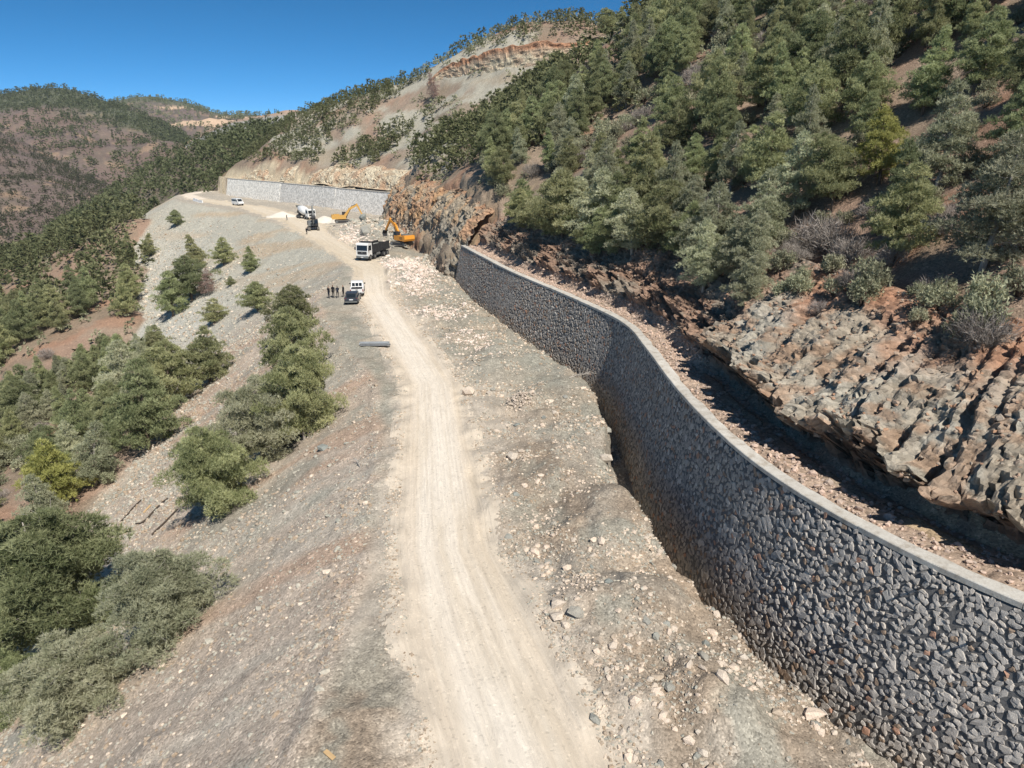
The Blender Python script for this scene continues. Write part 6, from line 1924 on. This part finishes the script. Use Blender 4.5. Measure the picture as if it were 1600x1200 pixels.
# dead branch by the trench
def dead_branch(fx, fy, sc, rz, label):
    p = survey(fx, fy); r = random.Random(int(fx)); bm = bmesh.new()
    add_tube(bm, [(-1.2, 0, .15), (-.3, .1, .22), (.6, -.05, .3), (1.3, .15, .35)], 0, 6, [.07, .06, .045, .02])
    for k in range(12):
        x = r.uniform(-.8, 1.1); a = r.uniform(-1.3, 1.3); l = r.uniform(.3, .8)
        add_tube(bm, [(x, 0, .22), (x + .5 * l, a * l * .5, .3 + r.uniform(-.1, .2)), (x + l, a * l, .3 + r.uniform(-.15, .4))], 0, 4, [.03, .02, .008])
    o = part('dead_branch', bm, 'dead_wood', None); o.location = p; o.scale = (sc,) * 3; o.rotation_euler = (0, 0, rz); tag(o, label, 'branch')
dead_branch(905, 590, .9, .5, 'dead grey branch lying at the trench edge before the wall')
dead_branch(560, 726, .6, 2.0, 'dark broken branch on the brown slope left of the track')
# blue rope down the left slope
pts = []
for t in np.linspace(0, 1, 9):
    q = survey(34 - 40 * t, 1020 + 56 * t); pts.append(Vector(q) + Vector((0, 0, .8 + .25 * math.sin(t * 9))))
o = tube('blue_rope', [q - pts[0] for q in pts], .035, MAT['blue_rope'], sides=6); o.location = pts[0]
tag(o, 'thin blue rope stretched over the slope at the left edge', 'rope')
# heaps of pale sand and gravel
def heap(x, y, rad, h, label, seed, mat='pale_sand', sx=1.0):
    r = np.random.default_rng(seed); n = 26
    u, v = np.meshgrid(np.linspace(-1.3, 1.3, n), np.linspace(-1.3, 1.3, n))
    X = x + u.ravel() * rad * sx; Y = y + v.ravel() * rad
    d = np.hypot(u.ravel(), v.ravel()) + (fbm(X / rad * 1.4, Y / rad * 1.4, 4, seed) - .5) * .5
    Z = ground(X, Y) + np.maximum(h * (1 - d), -0.12 - 0 * d) + (fbm(X / .6, Y / .6, 3, seed + 1) - .5) * .12 * (d < 1)
    o = np_mesh('sand_heap', np.stack([X - x, Y - y, Z], 1), grid_faces(n, n), MAT[mat]); o.location = (x, y, 0)
    tag(o, label, 'heap')
heap(-70, 222, 3.6, 1.5, 'white sand heap behind the walker left of the mixer truck', 601, sx=1.4)
heap(-53.5, 206, 3.4, 1.5, 'white sand heap right of the mixer truck', 603, sx=1.3)
heap(-49, 203, 1.8, 1.0, 'small low sand heap nearest the yellow excavator', 605, sx=1.3)
# white sheet at the road edge
def sheet():
    a = survey(486, 363); n = 14; m = 40
    V = []
    for i in range(m):
        for j in range(n):
            t = i / (m - 1); w = (j / (n - 1) - .5) * 1.6
            x = a[0] - 8.5 * t + w * .5; y = a[1] - 9.5 * t + w * .6
            V.append((x - a[0], y - a[1]))
    V = np.array(V); X = V[:, 0] + a[0]; Y = V[:, 1] + a[1]
    Z = ground(X, Y) + .10 + (fbm(X * 1.3, Y * 1.3, 3, 611) - .5) * .35
    o = np_mesh('plastic_sheet', np.stack([V[:, 0], V[:, 1], Z], 1), grid_faces(m, n), MAT['white_sheet']); o.location = (a[0], a[1], 0)
    tag(o, 'crumpled white sheet strip at the road edge below the grey excavator', 'sheet')
sheet()
# white barrier blocks at the far bend
for k in range(4):
    x, y = -119.5 - .66 * 2.5 * (3 - k), 281.5 + .75 * 2.5 * (3 - k)
    bm = prism([(-.35, 0), (.35, 0), (.22, .35), (.16, 1.05), (-.16, 1.05), (-.22, .35)], 2.4)
    o = part('barrier_block', bm, 'white_paint', None, bevel=.03); o.location = (x, y, gz(x, y) - .03); o.rotation_euler = (0, 0, math.radians(41.3))
    tag(o, ['leftmost white concrete barrier block at the far bend', 'second white barrier block from the left at the far bend', 'third white barrier block from the left at the far bend', 'white barrier block nearest the van at the far bend'][k], 'barrier')
# ---------------------------------------------------------------- thin air between here and the far hills
def haze():
    k = bpy.data.materials.new('haze'); k.use_nodes = True
    t = k.node_tree; t.nodes.clear()
    out = t.nodes.new('ShaderNodeOutputMaterial'); v = t.nodes.new('ShaderNodeVolumePrincipled')
    v.inputs['Color'].default_value = (0.86, 0.91, 1.0, 1); v.inputs['Density'].default_value = 0.00006; v.inputs['Anisotropy'].default_value = 0.0
    t.links.new(v.outputs[0], out.inputs['Volume'])
    o = part('haze', box((0, 2600, -1), (9000, 8000, 244)), k, None)
    tag(o, 'faint blue haze over the valley and far hills', 'haze', kind='stuff')
haze()
